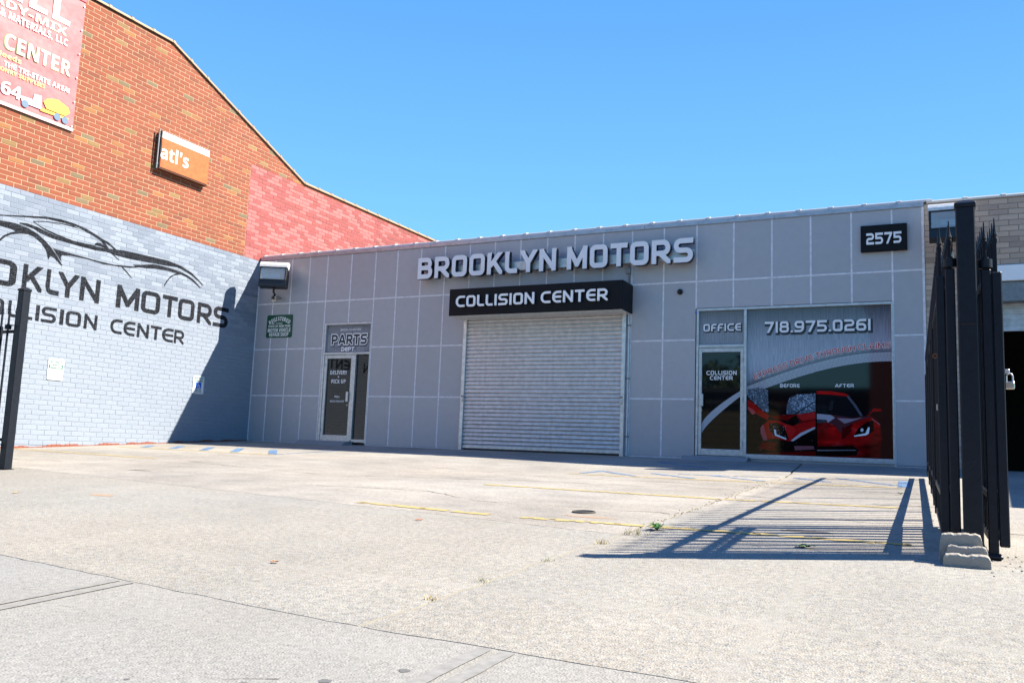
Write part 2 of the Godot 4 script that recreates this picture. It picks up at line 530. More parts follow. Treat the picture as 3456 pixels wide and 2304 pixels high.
# painted stripe on the ground: a strip that follows the slope, worn at its edges
func stripe(a: Vector2, c: Vector2, width: float, m: Material, parent: Node, called := "parking_line", lift := 0.004, rough := 0.012, worn := 0.13) -> void:
	var b := MB.new()
	var d := c - a
	var n := int(maxf(2, d.length() / 0.06))
	var s := Vector2(-d.y, d.x).normalized() * width * 0.5
	var prev := []
	for i in n + 1:
		var p := a + d * (float(i) / n)
		var l := p + s * (1.0 + rough / width * 2.0 * jag.get_noise_2d(p.x * 90.0, p.y * 90.0))
		var r := p - s * (1.0 + rough / width * 2.0 * jag.get_noise_2d(p.x * 90.0 + 500.0, p.y * 90.0))
		var cur := [Vector3(l.x, gy(l.x, l.y) + lift, l.y), Vector3(r.x, gy(r.x, r.y) + lift, r.y)]
		for lane in 3:
			if i == 0 or hash3(int(p.x * 31.0), int(p.y * 57.0), 60 + lane) < worn: continue
			var q := [prev[0].lerp(prev[1], lane / 3.0), prev[0].lerp(prev[1], (lane + 1) / 3.0), cur[0].lerp(cur[1], (lane + 1) / 3.0), cur[0].lerp(cur[1], lane / 3.0)]
			if (q[1] - q[0]).cross(q[3] - q[0]).y > 0: b.quad(q[0], q[1], q[2], q[3])
			else: b.quad(q[0], q[3], q[2], q[1])
		prev = cur
	put(b, called, m, parent)

# a hairline crack with dirt in it
func crack(pts: Array, parent: Node, wide := 0.018) -> void:
	var b := MB.new()
	var path := []
	for i in pts.size() - 1:
		var a: Vector2 = pts[i]
		var c: Vector2 = pts[i + 1]
		var n := int(maxf(2, a.distance_to(c) / 0.05))
		for k in n:
			var p := a.lerp(c, float(k) / n)
			path.append(p + Vector2(jag.get_noise_2d(p.x * 40.0, p.y * 40.0), jag.get_noise_2d(p.x * 40.0, p.y * 40.0 + 99.0)) * 0.05)
	for i in path.size() - 1:
		var p: Vector2 = path[i]
		var q: Vector2 = path[i + 1]
		var w := wide * (0.55 + 0.8 * jag.get_noise_2d(p.x * 25.0, p.y * 25.0))
		if w < 0.002: continue
		var s := Vector2(-(q - p).y, (q - p).x).normalized() * w * 0.5
		var c4 := [p + s, q + s, q - s, p - s]
		var v4 := []
		for k in c4: v4.append(Vector3(k.x, gy(k.x, k.y) + 0.003, k.y))
		if (v4[1] - v4[0]).cross(v4[3] - v4[0]).y > 0: b.quad(v4[0], v4[1], v4[2], v4[3])
		else: b.quad(v4[3], v4[2], v4[1], v4[0])
	if b.v.size() > 0: put(b, "crack", M.dirt, parent)

# irregular flat blot (gum, oil, rust wash)
func blot(x: float, z: float, rx: float, rz: float, m: Material, parent: Node, called: String) -> void:
	var b := MB.new()
	var n := 18
	var c := Vector3(x, gy(x, z) + 0.0015, z)
	for k in n:
		var p := []
		for e in [k, k + 1]:
			var a: float = TAU * (e % n) / n
			var r := 1.0 + 0.35 * jag.get_noise_2d(x * 70 + cos(a) * 40, z * 70 + sin(a) * 40)
			var q := Vector2(x + cos(a) * rx * r, z + sin(a) * rz * r)
			p.append(Vector3(q.x, gy(q.x, q.y) + 0.0015, q.y))
		b.tri(c, p[1], p[0])
	put(b, called, m, parent)

func build_ground() -> void:
	var b := MB.new()
	var zs := [-160.0, -40.0, 0.0, 19.0, 60.0, 240.0]
	for i in zs.size() - 1:
		var y0: float = 0.02 - 0.05 * clampf(zs[i], 0, 19) - 0.11
		var y1: float = 0.02 - 0.05 * clampf(zs[i + 1], 0, 19) - 0.11
		b.quad(Vector3(-200, y0, zs[i]), Vector3(-200, y1, zs[i + 1]), Vector3(220, y1, zs[i + 1]), Vector3(220, y0, zs[i]))
	structure(b, "ground", M.dirt)
	b = MB.new()
	b.quad(Vector3(-120, -1.0, 21.5), Vector3(-120, -1.0, 30.5), Vector3(140, -1.0, 30.5), Vector3(140, -1.0, 21.5))
	structure(b, "street", M.asphalt)
	var tan_ := Color(0.34, 0.314, 0.268)
	var grey := Color(0.325, 0.309, 0.27)
	var walk := Color(0.3, 0.289, 0.258)
	var c0 := func(_z): return 0.03
	var c1 := func(z): return seam_x(z) - 0.02
	var c2 := func(z): return seam_x(z) + 0.02
	var c3 := func(_z): return 30.0
	var lot := slab("parking_lot", M.concrete, c0, c1, func(_x): return 0.0, func(x): return apron_z(x) - 0.004, 150, 140, tan_, 0.55, 51, 0.27)
	var lot2 := slab("parking_lot", M.concrete, c2, c3, func(_x): return 0.0, func(x): return apron_z(x) - 0.004, 120, 140, tan_, 0.55, 61, 0.27)
	slab("driveway", M.pebble, c0, func(z): return seam_x(z) - 0.008, func(x): return apron_z(x) + 0.005, func(x): return walk_z(x) - 0.004, 180, 60, grey, 0.42, 71)
	slab("driveway", M.pebble, func(z): return seam_x(z) + 0.008, c3, func(x): return apron_z(x) + 0.005, func(x): return walk_z(x) - 0.004, 160, 60, grey, 0.42, 81)
	var edges := [-4.0, 1.6, 3.8, 6.0, 8.2, 10.4, 12.58, 14.78, 17.0, 19.2, 30.0]
	for i in edges.size() - 1:
		var xa: float = edges[i] + 0.0025
		var xb: float = edges[i + 1] - 0.0025
		slab("sidewalk", M.concrete, func(_z): return xa, func(_z): return xb, func(x): return walk_z(x) + 0.004, func(_x): return 18.6, 40, 60, walk, 0.8, 90 + i, 0.09)
	b = MB.new()   # kerb
	b.box(Vector3(-60, -1.2, 18.62), Vector3(80, -0.91, 18.8), 0.02)
	structure(b, "kerb", M.concrete_step)
	# packed dirt in the joints, a finger deep
	var fill := MB.new()
	for k in 150:
		var za := k * 0.1
		var ya := gy(seam_x(za), za) - 0.014
		var yb := gy(seam_x(za + .1), za + .1) - 0.014
		fill.quad(Vector3(seam_x(za) - .05, ya, za), Vector3(seam_x(za + .1) - .05, yb, za + .1), Vector3(seam_x(za + .1) + .05, yb, za + .1), Vector3(seam_x(za) + .05, ya, za))
	for k in 290:
		var xa := 0.1 + k * 0.1
		for fz in [apron_z, walk_z]:
			var za: float = fz.call(xa)
			var zb: float = fz.call(xa + .1)
			fill.quad(Vector3(xa, gy(xa, za) - .015, za - .05), Vector3(xa, gy(xa, za) - .02, za + .05), Vector3(xa + .1, gy(xa + .1, zb) - .02, zb + .05), Vector3(xa + .1, gy(xa + .1, zb) - .015, zb - .05))
	structure(fill, "joint_dirt", M.dirt)
	# troweled margins beside the sidewalk joints
	var trowel := mat(Color(0.24, 0.232, 0.208), 0.75, 0.0, M.g1, 1.5)
	for xj in [12.58, 14.78]:
		for s in [-1, 1]:
			stripe(Vector2(xj + s * 0.05, walk_z(xj) + 0.02), Vector2(xj + s * 0.05, 18.4), 0.06, trowel, lot, "troweled_margin", 0.004, 0.004, 0.0)
	# stall lines
	stripe(Vector2(13.1, 10.52), Vector2(14.14, 10.46), 0.1, M.yellow, lot)
	stripe(Vector2(14.19, 10.45), Vector2(16.05, 10.38), 0.1, M.yellow, lot2)
	stripe(Vector2(11.3, 10.34), Vector2(12.78, 10.5), 0.1, M.yellow, lot)
	stripe(Vector2(11.3, 7.88), Vector2(14.13, 7.92), 0.1, M.yellow, lot)
	stripe(Vector2(14.2, 7.92), Vector2(15.88, 7.74), 0.1, M.yellow, lot2)
	stripe(Vector2(11.3, 5.22), Vector2(14.12, 5.2), 0.1, M.yellow, lot)
	stripe(Vector2(14.2, 5.2), Vector2(15.8, 5.1), 0.1, M.yellow, lot2)
	stripe(Vector2(0.76, 4.52), Vector2(5.12, 4.66), 0.1, M.yellow, lot)
	stripe(Vector2(0.1, 6.4), Vector2(4.6, 6.85), 0.1, M.yellow, lot)
	# blue access-aisle hatching
	for h in [[11.39, 4.98, 11.36, 4.06], [11.38, 4.06, 12.24, 5.02], [12.21, 4.08, 13.1, 5.02], [13.06, 4.02, 14.06, 4.98]]:
		stripe(Vector2(h[0], h[1]), Vector2(h[2], h[3]), 0.09, M.blue, lot, "access_line")
	for h in [[14.3, 3.95, 14.85, 4.6], [14.86, 3.7, 15.68, 4.7]]:
		stripe(Vector2(h[0], h[1]), Vector2(h[2], h[3]), 0.09, M.blue, lot2, "access_line")
	stripe(Vector2(12.6, 4.05), Vector2(14.1, 4.02), 0.07, M.blue, lot, "access_line")
	stripe(Vector2(15.74, 3.75), Vector2(15.78, 4.98), 0.14, M.blue, lot2, "access_line")
	stripe(Vector2(11.4, 1.25), Vector2(13.9, 1.25), 0.09, M.blue, lot, "access_line")
	stripe(Vector2(14.0, 1.2), Vector2(15.9, 1.15), 0.09, M.blue, lot2, "access_line")
	stripe(Vector2(11.5, 1.4), Vector2(12.6, 2.3), 0.09, M.blue, lot, "access_line")
	for h in [[1.3, 4.32, 0.72, 3.62], [2.16, 4.36, 1.33, 3.34], [3.04, 4.38, 2.14, 3.28], [3.9, 4.42, 2.92, 3.22], [4.95, 4.5, 3.86, 3.27]]:
		stripe(Vector2(h[0], h[1]), Vector2(h[2], h[3]), 0.16, M.blue, lot, "access_line")
	stripe(Vector2(4.98, 2.5), Vector2(5.05, 4.58), 0.08, M.blue, lot, "access_line")
	stripe(Vector2(0.6, 2.3), Vector2(4.9, 2.4), 0.09, M.blue, lot, "access_line")
	# cracks
	crack([Vector2(3.5, 7.6), Vector2(6.0, 7.2), Vector2(9.0, 7.9), Vector2(11.5, 7.0), Vector2(14.0, 6.7)], lot)
	crack([Vector2(9.6, 9.2), Vector2(11.2, 9.0), Vector2(12.2, 9.6), Vector2(14.1, 9.5)], lot)
	crack([Vector2(5.0, 5.6), Vector2(8.0, 5.3), Vector2(11.0, 6.1), Vector2(14.1, 6.0)], lot)
	crack([Vector2(1.5, 8.1), Vector2(3.4, 8.4), Vector2(4.2, 8.2)], lot)
	crack([Vector2(14.2, 7.4), Vector2(15.2, 7.55), Vector2(17.5, 7.3)], lot2)
	crack([Vector2(14.2, 9.3), Vector2(15.3, 9.1), Vector2(17.5, 9.4)], lot2)
	crack([Vector2(14.2, 6.0), Vector2(16.0, 5.9), Vector2(18.0, 6.0)], lot2)
	crack([Vector2(13.9, 14.95), Vector2(14.15, 14.9), Vector2(14.35, 14.82)], lot, 0.006)
	# gum and oil spots, rust wash
	var gum := mat(Color(0.13, 0.128, 0.122), 0.85, 0.0, M.g2, 3.0)
	for g in [[14.46, 14.75, .022], [14.62, 14.53, .02], [14.25, 14.9, .016], [14.1, 15.05, .018], [14.0, 15.22, .02], [14.42, 14.98, .012], [13.9, 15.05, .01], [14.72, 14.86, .014]]:
		blot(g[0], g[1], g[2], g[2] * 0.9, gum, lot, "gum_spot")
	var rustwash := mat(Color(0.36, 0.24, 0.15), 0.9, 0.0, M.g2, 1.5)
	blot(13.55, 10.15, 0.22, 0.05, rustwash, lot, "rust_stain")
	blot(8.9, 11.25, 0.16, 0.06, rustwash, lot, "rust_stain")
	blot(15.3, 10.05, 0.2, 0.07, mat(Color(0.1, 0.08, 0.07), 0.8, 0.0, M.g2, 2.0), lot2, "oil_stain")
	blot(6.5, 8.8, 0.2, 0.06, mat(Color(0.12, 0.11, 0.1), 0.8, 0.0, M.g2, 2.0), lot, "oil_stain")
	blot(5.6, 7.0, 0.14, 0.05, mat(Color(0.16, 0.14, 0.12), 0.8, 0.0, M.g2, 2.0), lot, "oil_stain")

# ---------------------------------------------------------------- brickwork
const COURSE := 0.1
const BLEN := 0.3
func hash3(a: int, b: int, s: int) -> float:
	var h := (a * 73856093) ^ (b * 19349663) ^ (s * 83492791)
	h = (h ^ (h >> 13)) * 1274126177
	return float((h ^ (h >> 16)) & 0xffff) / 65535.0

func on_screen(p: Vector3) -> bool:
	var q := cam.transform.affine_inverse() * p
	if q.z > -0.1: return false
	var t := tan(deg_to_rad(cam.fov * 0.5))
	return absf(q.y / -q.z) < t and absf(q.x / -q.z) < t * 1.5015

# front and four sides of a brick on the plane x = 0, proud of the mortar
func brick_on_x(b: MB, z0: float, z1: float, y0: float, ya: float, yb: float, t: float, col: Color, mural: bool) -> void:   # ya, yb: tops at z0 and z1
	var e := 0.004
	var back := 0.0
	var f := [Vector3(t, y0 + e, z1 - e), Vector3(t, y0 + e, z0 + e), Vector3(t, ya - e, z0 + e), Vector3(t, yb - e, z1 - e)]
	var o := [Vector3(back, y0, z1), Vector3(back, y0, z0), Vector3(back, ya, z0), Vector3(back, yb, z1)]
	var uvf := []
	for p in f: uvf.append(Vector2((8.4 - p.z) / 8.4, (4.8 - p.y) / 5.0))
	b.quad(f[0], f[1], f[2], f[3], col, uvf if mural else [])
	for k in 4:
		var k2 := (k + 1) % 4
		b.quad(o[k], o[k2], f[k2], f[k], col, [uvf[k], uvf[k2], uvf[k2], uvf[k]] if mural else [])

func wall_top(z: float) -> float:
	if z > 3.47: return 9.34
	if z > -1.5: return lerpf(7.345, 9.34, (z + 1.5) / 4.97)
	return 7.345

func raw_colour(i: int, j: int) -> Color:
	var r := hash3(i, j, 1)
	var k := 0.9 + 0.2 * hash3(i, j, 2)
	if r < 0.025: return Color(0.19, 0.14, 0.075) * k
	if r < 0.045: return Color(0.27, 0.16, 0.06) * k
	if r < 0.075: return Color(0.34, 0.14, 0.045) * k
	if r < 0.16: return Color(0.24, 0.066, 0.031) * k
	return Color(0.28, 0.072, 0.031) * k

func build_brick_building() -> void:
	var t := thing("brick_building", "tall red brick building with grey painted lower wall on the left", "building", Vector3(0, 0, 4))
	# backing walls: raw mortar above, paint-covered mortar below
	var prof := PackedVector2Array([Vector2(-14, -1.2), Vector2(13.5, -1.2), Vector2(13.5, 9.34), Vector2(3.47, 9.34), Vector2(-1.5, 7.345), Vector2(-14, 7.345)])
	var xf := Transform3D(Basis(Vector3(0, 0, 1), Vector3(0, 1, 0), Vector3(-1, 0, 0)), Vector3.ZERO)   # (z, y) polygon, extruded towards -x
	var b := MB.new()
	for poly in Geometry2D.clip_polygons(prof, PackedVector2Array([Vector2(-15, -2), Vector2(14, -2), Vector2(14, 4.78), Vector2(-15, 4.78)])):
		b.extrude([poly], 0.0, 0.25, xf)
	put(b, "upper_wall", M.mortar, t)
	b = MB.new()
	b.box(Vector3(-0.25, -1.2, -14), Vector3(-0.002, 4.779, 13.5))
	for i in b.c.size(): b.c[i] = Color(0.24, 0.277, 0.33)
	put(b, "lower_wall", M.paintmortar, t)
	b = MB.new()   # pink paint over the joints, a skin 2 mm proud of the raw mortar
	b.extrude([PackedVector2Array([Vector2(-14, 4.8), Vector2(0.61, 4.8), Vector2(0.61, 7.31), Vector2(-1.6, 7.31), Vector2(-14, 7.27)])], -0.002, 0.0, xf, Color(0.3, 0.06, 0.056))
	put(b, "pink_paint", M.paintmortar, t)
	# paint film over the joints of the lower wall; the painted sign runs across it
	var mural := mural_material()
	b = MB.new()
	b.quad(Vector3(0, -0.2, 8.4), Vector3(0, -0.2, 0), Vector3(0, 4.779, 0), Vector3(0, 4.779, 8.4), Color(0.24, 0.277, 0.33), [Vector2(0, 1), Vector2(1, 1), Vector2(1, 0.004), Vector2(0, 0.004)])
	put(b, "painted_joints", mural, t)
	# body behind the wall and its roof
	b = MB.new()
	b.extrude([PackedVector2Array([Vector2(-13.9, -1.0), Vector2(13.4, -1.0), Vector2(13.4, 9.0), Vector2(3.6, 9.0), Vector2(-1.4, 7.0), Vector2(-13.9, 7.0)])], 0.25, 9.0, xf)
	put(b, "building_body", M.dark, t)
	# bricks
	var all := []
	var rows := int((9.34 + 0.8) / COURSE) + 1
	for j in rows:
		var y0 := -0.82 + j * COURSE
		var y1 := y0 + COURSE - 0.01
		var zone_mid := (y0 + y1) * 0.5
		var i := -48
		while i < 32:
			var z0 := i * BLEN + (BLEN * 0.5 if j % 2 == 1 else 0.0) + (hash3(j, 0, 9) - 0.5) * 0.04
			var z1 := z0 + BLEN - 0.01
			i += 1
			if y0 > maxf(wall_top(z0), wall_top(z1)) - 0.03: continue
			var yy := maxf(y0 + 0.012, minf(y1, wall_top(z0) - 0.005))
			var yz := maxf(y0 + 0.012, minf(y1, wall_top(z1) - 0.005))
			if zone_mid < 4.78:
				if z1 < -0.02: continue       # behind the shop
				all.append([maxf(z0, -0.02), z1, y0, y1, 0, i, j, y1, y1])
			else:
				if z0 < 0.61 and y1 < 7.33:
					if z1 > 0.62:
						all.append([z0, 0.61, y0, y1, 1, i, j, yy, yz])
						if z1 - 0.62 > 0.02: all.append([0.62, z1, y0, y1, 2, i + 500, j, yy, yz])
					else: all.append([z0, z1, y0, y1, 1, i, j, yy, yz])
				else: all.append([z0, z1, y0, y1, 2, i, j, yy, yz])
	var eye := cam.position
	var seen := []
	for k in all.size():
		var a: Array = all[k]
		var p := Vector3(0, (a[2] + a[3]) * 0.5, (a[0] + a[1]) * 0.5)
		if on_screen(p): seen.append([p.distance_to(eye), k])
	seen.sort_custom(func(p, q): return p[0] < q[0])
	var single := {}
	for k in mini(300, seen.size()): single[seen[k][1]] = true
	var fields := [MB.new(), MB.new(), MB.new()]
	var mats := [mural, M.pinkbrick, M.brick]
	var patch := noise(0.5, 77)
	for k in all.size():
		var a: Array = all[k]
		var zc: float = (a[0] + a[1]) * 0.5
		var yc: float = (a[2] + a[3]) * 0.5
		var col := Color.WHITE
		var h := hash3(a[5], a[6], 4)
		var jitter := (hash3(a[5], a[6], 6) - 0.5) * 0.004
		if a[4] == 0:
			var busy: float = clampf((yc - 2.2) / 1.2, 0.15, 1.0)       # the sponged pattern is bolder in the upper courses
			var d := patch.get_noise_2d(zc * 2.0, yc * 4.0)
			col = Color(0.258, 0.296, 0.352).lerp(Color(0.178, 0.212, 0.268), busy * clampf(0.45 + d * 0.9 + (h - 0.5) * 1.4, 0, 1))
		elif a[4] == 1:
			var d := patch.get_noise_2d(zc * 2.5 + 40.0, yc * 3.0)
			col = Color(0.45, 0.125, 0.115) if d + (h - 0.5) * 1.1 > 0.0 else Color(0.31, 0.058, 0.052)
			col = col * (0.9 + 0.2 * hash3(a[5], a[6], 7))
			if zc < -5.0 and h > 0.75: col = Color(0.25, 0.048, 0.042)
		else: col = raw_colour(a[5], a[6])
		col.a = 1.0
		var thick: float = (0.005 if a[4] == 0 else 0.006 if a[4] == 1 else 0.005) + jitter * (0.5 if a[4] == 0 else 1.0)
		if single.has(k):
			var s := MB.new()
			brick_on_x(s, a[0], a[1], a[2], a[7], a[8], thick, col, a[4] == 0)
			put(s, "brick", mats[a[4]], t)
		else: brick_on_x(fields[a[4]], a[0], a[1], a[2], a[7], a[8], thick, col, a[4] == 0)
	for q in 3: put(fields[q], ["painted_brickwork", "pink_brickwork", "red_brickwork"][q], mats[q], t).set_meta("kind", "stuff")
	# worn red strip where the paint stops at the ground
	b = MB.new()
	for k in 130:
		var z0 := k * 0.1
		var hh := 0.012 + 0.04 * clampf(0.5 + jag.get_noise_2d(z0 * 30.0, 7.0), 0, 1)
		b.box(Vector3(0, gy(0, z0) - .1, z0), Vector3(0.012 + 0.006 * hash3(k, 1, 3), gy(0, z0) + hh, z0 + 0.098), 0.003)
	put(b, "bare_brick_footing", mat(Color(0.28, 0.085, 0.05), 0.9, 0.0, M.g2, 3.0), t)
	# coping tiles, each with a raised collar, and the dark flashing under them
	var runs := [[Vector2(13.5, 9.34), Vector2(3.47, 9.34)], [Vector2(3.47, 9.34), Vector2(-1.5, 7.345)], [Vector2(-1.5, 7.345), Vector2(-14.0, 7.345)]]
	var tile := coping_tile(0.6, 0.36, 0.06)
	for r in runs:
		var a: Vector2 = r[0]
		var c: Vector2 = r[1]
		var d := (c - a).normalized()
		var n := int(round(a.distance_to(c) / 0.6))
		var step := a.distance_to(c) / n
		for k in n:
			var p := a + d * step * k
			if p.x > 7.0: continue
			var bs := Basis(Vector3(0, d.y, d.x) * (step / 0.6), Vector3(0, d.x if d.x > 0 else -d.x, d.y if d.x < 0 else -d.y).normalized(), Vector3(1, 0, 0))
			inst(tile, "coping_tile", M.terracotta, t, Vector3(-0.125, p.y + 0.022, p.x), bs)
	b = MB.new()
	for r in runs:
		var a: Vector2 = r[0]
		var c: Vector2 = r[1]
		b.quad(Vector3(0.012, a.y - 0.02, a.x), Vector3(0.012, c.y - 0.02, c.x), Vector3(0.012, c.y + 0.012, c.x), Vector3(0.012, a.y + 0.012, a.x))
		b.quad(Vector3(0.012, a.y - 0.02, a.x), Vector3(-0.02, a.y - 0.02, a.x), Vector3(-0.02, c.y - 0.02, c.x), Vector3(0.012, c.y - 0.02, c.x))
	put(b, "flashing", M.tarline, t)

# half-round coping along local +x, collar at the start; local y up, z across
func coping_tile(length: float, wide: float, high: float) -> ArrayMesh:
	var b := MB.new()
	for part in [[0.0, 0.07, 1.0, 0.016], [0.07, length - 0.004, 0.97, 0.0]]:
		var pts := []
		for k in 9:
			var a := PI * k / 8.0
			pts.append(Vector3(0, sin(a) * high + part[3] + 0.012, cos(a) * wide * 0.5 * part[2]))
		pts.push_front(Vector3(0, -0.018, wide * 0.5 * part[2]))
		pts.push_back(Vector3(0, -0.018, -wide * 0.5 * part[2]))
		var x0 := Vector3(part[0], 0, 0)
		var x1 := Vector3(part[1], 0, 0)
		for k in pts.size() - 1: b.quad(pts[k] + x0, pts[k] + x1, pts[k + 1] + x1, pts[k + 1] + x0)
		b.quad(pts[0] + x1, pts[0] + x0, pts[-1] + x0, pts[-1] + x1)
		for k in pts.size() - 2:
			b.tri(pts[0] + x0, pts[k + 1] + x0, pts[k + 2] + x0)
			b.tri(pts[0] + x1, pts[k + 2] + x1, pts[k + 1] + x1)
	return b.mesh()

# ---------------------------------------------------------------- flat print
var buf := PackedByteArray()
var bw := 0
var bh := 0
func fill(poly: PackedVector2Array, col: Color, rough_edge := 0.0) -> void:
	var lo := INF
	var hi := -INF
	for p in poly:
		lo = minf(lo, p.y)
		hi = maxf(hi, p.y)
	var n := poly.size()
	for y in range(maxi(0, int(lo)), mini(bh - 1, int(hi)) + 1):
		var cov := {}
		for sub in 3:
			var sy := y + (sub + 0.5) / 3.0
			var xs := []
			for k in n:
				var a := poly[k]
				var c := poly[(k + 1) % n]
				if (a.y <= sy) != (c.y <= sy): xs.append(a.x + (sy - a.y) / (c.y - a.y) * (c.x - a.x))
			xs.sort()
			for k in range(0, xs.size() - 1, 2):
				var x0: float = maxf(xs[k], 0)
				var x1: float = minf(xs[k + 1], bw - 0.001)
				if x1 <= x0: continue
				for x in range(int(x0), int(x1) + 1):
					cov[x] = cov.get(x, 0.0) + (minf(x1, x + 1) - maxf(x0, x)) / 3.0
		for x in cov:
			var i: int = (y * bw + x) * 3
			var a: float = cov[x] * col.a
			if rough_edge > 0.0: a *= 1.0 - rough_edge * (1.0 if hash3(x, y, 5) * hash3(x / 3, y / 3, 8) > 0.5 else 0.05)
			buf[i] = int(lerpf(buf[i], col.r * 255, a))
			buf[i + 1] = int(lerpf(buf[i + 1], col.g * 255, a))
			buf[i + 2] = int(lerpf(buf[i + 2], col.b * 255, a))

func buf_texture() -> ImageTexture:
	var im := Image.create_from_data(bw, bh, false, Image.FORMAT_RGB8, buf)
	im.generate_mipmaps()
	return ImageTexture.create_from_image(im)

const CAR := {
	"roof": [7.39, 4.068, 7.07, 4.176, 6.78, 4.241, 6.5, 4.303, 6.15, 4.381, 5.82, 4.412, 5.51, 4.403, 5.21, 4.362, 4.95, 4.288, 4.8, 4.236, 4.61, 4.053, 4.67, 4.041, 4.85, 4.186, 5.09, 4.267, 5.25, 4.3, 5.39, 4.339, 5.74, 4.349, 6.09, 4.341, 6.5, 4.269, 6.78, 4.212, 7.07, 4.154, 7.39, 4.045],
	"pillar": [4.86, 4.247, 4.66, 4.207, 4.54, 4.147, 4.41, 4.074, 4.47, 4.061, 4.59, 4.122, 4.71, 4.162, 4.82, 4.213],
	"glass_top": [6.41, 4.223, 6.11, 4.293, 5.79, 4.336, 5.53, 4.342, 5.25, 4.3, 5.55, 4.319, 5.81, 4.311, 6.11, 4.275, 6.37, 4.214],
	"glass_low": [6.41, 4.223, 6.26, 4.168, 6.12, 4.128, 5.86, 4.083, 5.49, 4.039, 5.17, 4.042, 4.95, 4.063, 4.96, 4.043, 5.22, 4.015, 5.54, 4.01, 5.91, 4.054, 6.16, 4.105, 6.29, 4.155, 6.41, 4.205],
	"mirror": [4.98, 4.094, 4.93, 4.125, 4.84, 4.14, 4.7, 4.088, 4.65, 4.049, 4.78, 4.059, 4.92, 4.062, 4.97, 4.065],
	"belt": [6.68, 4.122, 6.51, 4.146, 6.29, 4.125, 6.16, 4.093, 5.91, 4.048, 5.6, 4.022, 5.28, 4.017, 4.95, 4.039, 4.64, 4.059, 4.27, 4.107, 3.9, 4.123, 3.44, 4.135, 3.01, 4.146, 2.6, 4.097, 2.27, 3.997, 2.05, 3.874, 1.88, 3.77, 1.92, 3.761, 2.08, 3.845, 2.27, 3.929, 2.45, 3.984, 2.73, 4.042, 3.13, 4.007, 3.45, 3.993, 3.76, 3.97, 4.13, 3.951, 4.48, 3.955, 4.66, 3.979, 4.94, 3.953, 5.32, 3.952, 5.69, 3.963, 5.92, 3.967, 6.1, 3.995, 6.23, 4.012, 6.36, 4.062, 6.53, 4.088, 6.68, 4.095],
	"arch": [7.39, 4.047, 7.06, 4.066, 6.76, 4.086, 6.5, 4.061, 6.28, 3.989, 6.09, 3.881, 5.95, 3.771, 5.81, 3.637, 5.67, 3.465, 5.71, 3.462, 5.88, 3.586, 5.96, 3.604, 6.0, 3.513, 6.02, 3.567, 6.07, 3.697, 6.18, 3.812, 6.34, 3.903, 6.48, 3.93, 6.65, 3.904, 6.83, 3.842, 6.93, 3.771, 7.01, 3.68, 7.13, 3.523, 7.13, 3.566, 7.02, 3.728, 6.96, 3.798, 6.83, 3.886, 6.74, 3.926, 6.82, 3.947, 7.05, 3.957, 7.38, 3.94],
	"skirt": [5.93, 3.777, 5.72, 3.764, 5.3, 3.754, 4.86, 3.739, 4.46, 3.744, 4.17, 3.778, 3.87, 3.822, 3.72, 3.841, 4.02, 3.758, 4.34, 3.721, 4.74, 3.697, 5.13, 3.717, 5.51, 3.708, 5.7, 3.68, 5.73, 3.63, 5.7, 3.529, 5.8, 3.639],
	"seam": [4.53, 3.99, 4.33, 3.874, 4.35, 3.862, 4.56, 3.969],
	"seam_low": [4.25, 3.755, 4.1, 3.654, 3.95, 3.534, 3.99, 3.541, 4.14, 3.64, 4.28, 3.738],
	"front": [3.98, 3.846, 3.76, 3.886, 3.42, 3.973, 3.26, 3.98, 2.93, 3.979, 2.62, 3.96, 2.41, 3.92, 2.22, 3.853, 1.95, 3.689, 2.01, 3.684, 2.22, 3.79, 2.4, 3.855, 2.61, 3.896, 2.81, 3.829, 2.93, 3.728, 3.02, 3.59, 3.05, 3.524, 3.08, 3.532, 3.02, 3.65, 2.91, 3.793, 2.75, 3.895, 2.98, 3.899, 3.31, 3.886, 3.62, 3.834, 3.9, 3.811],
}

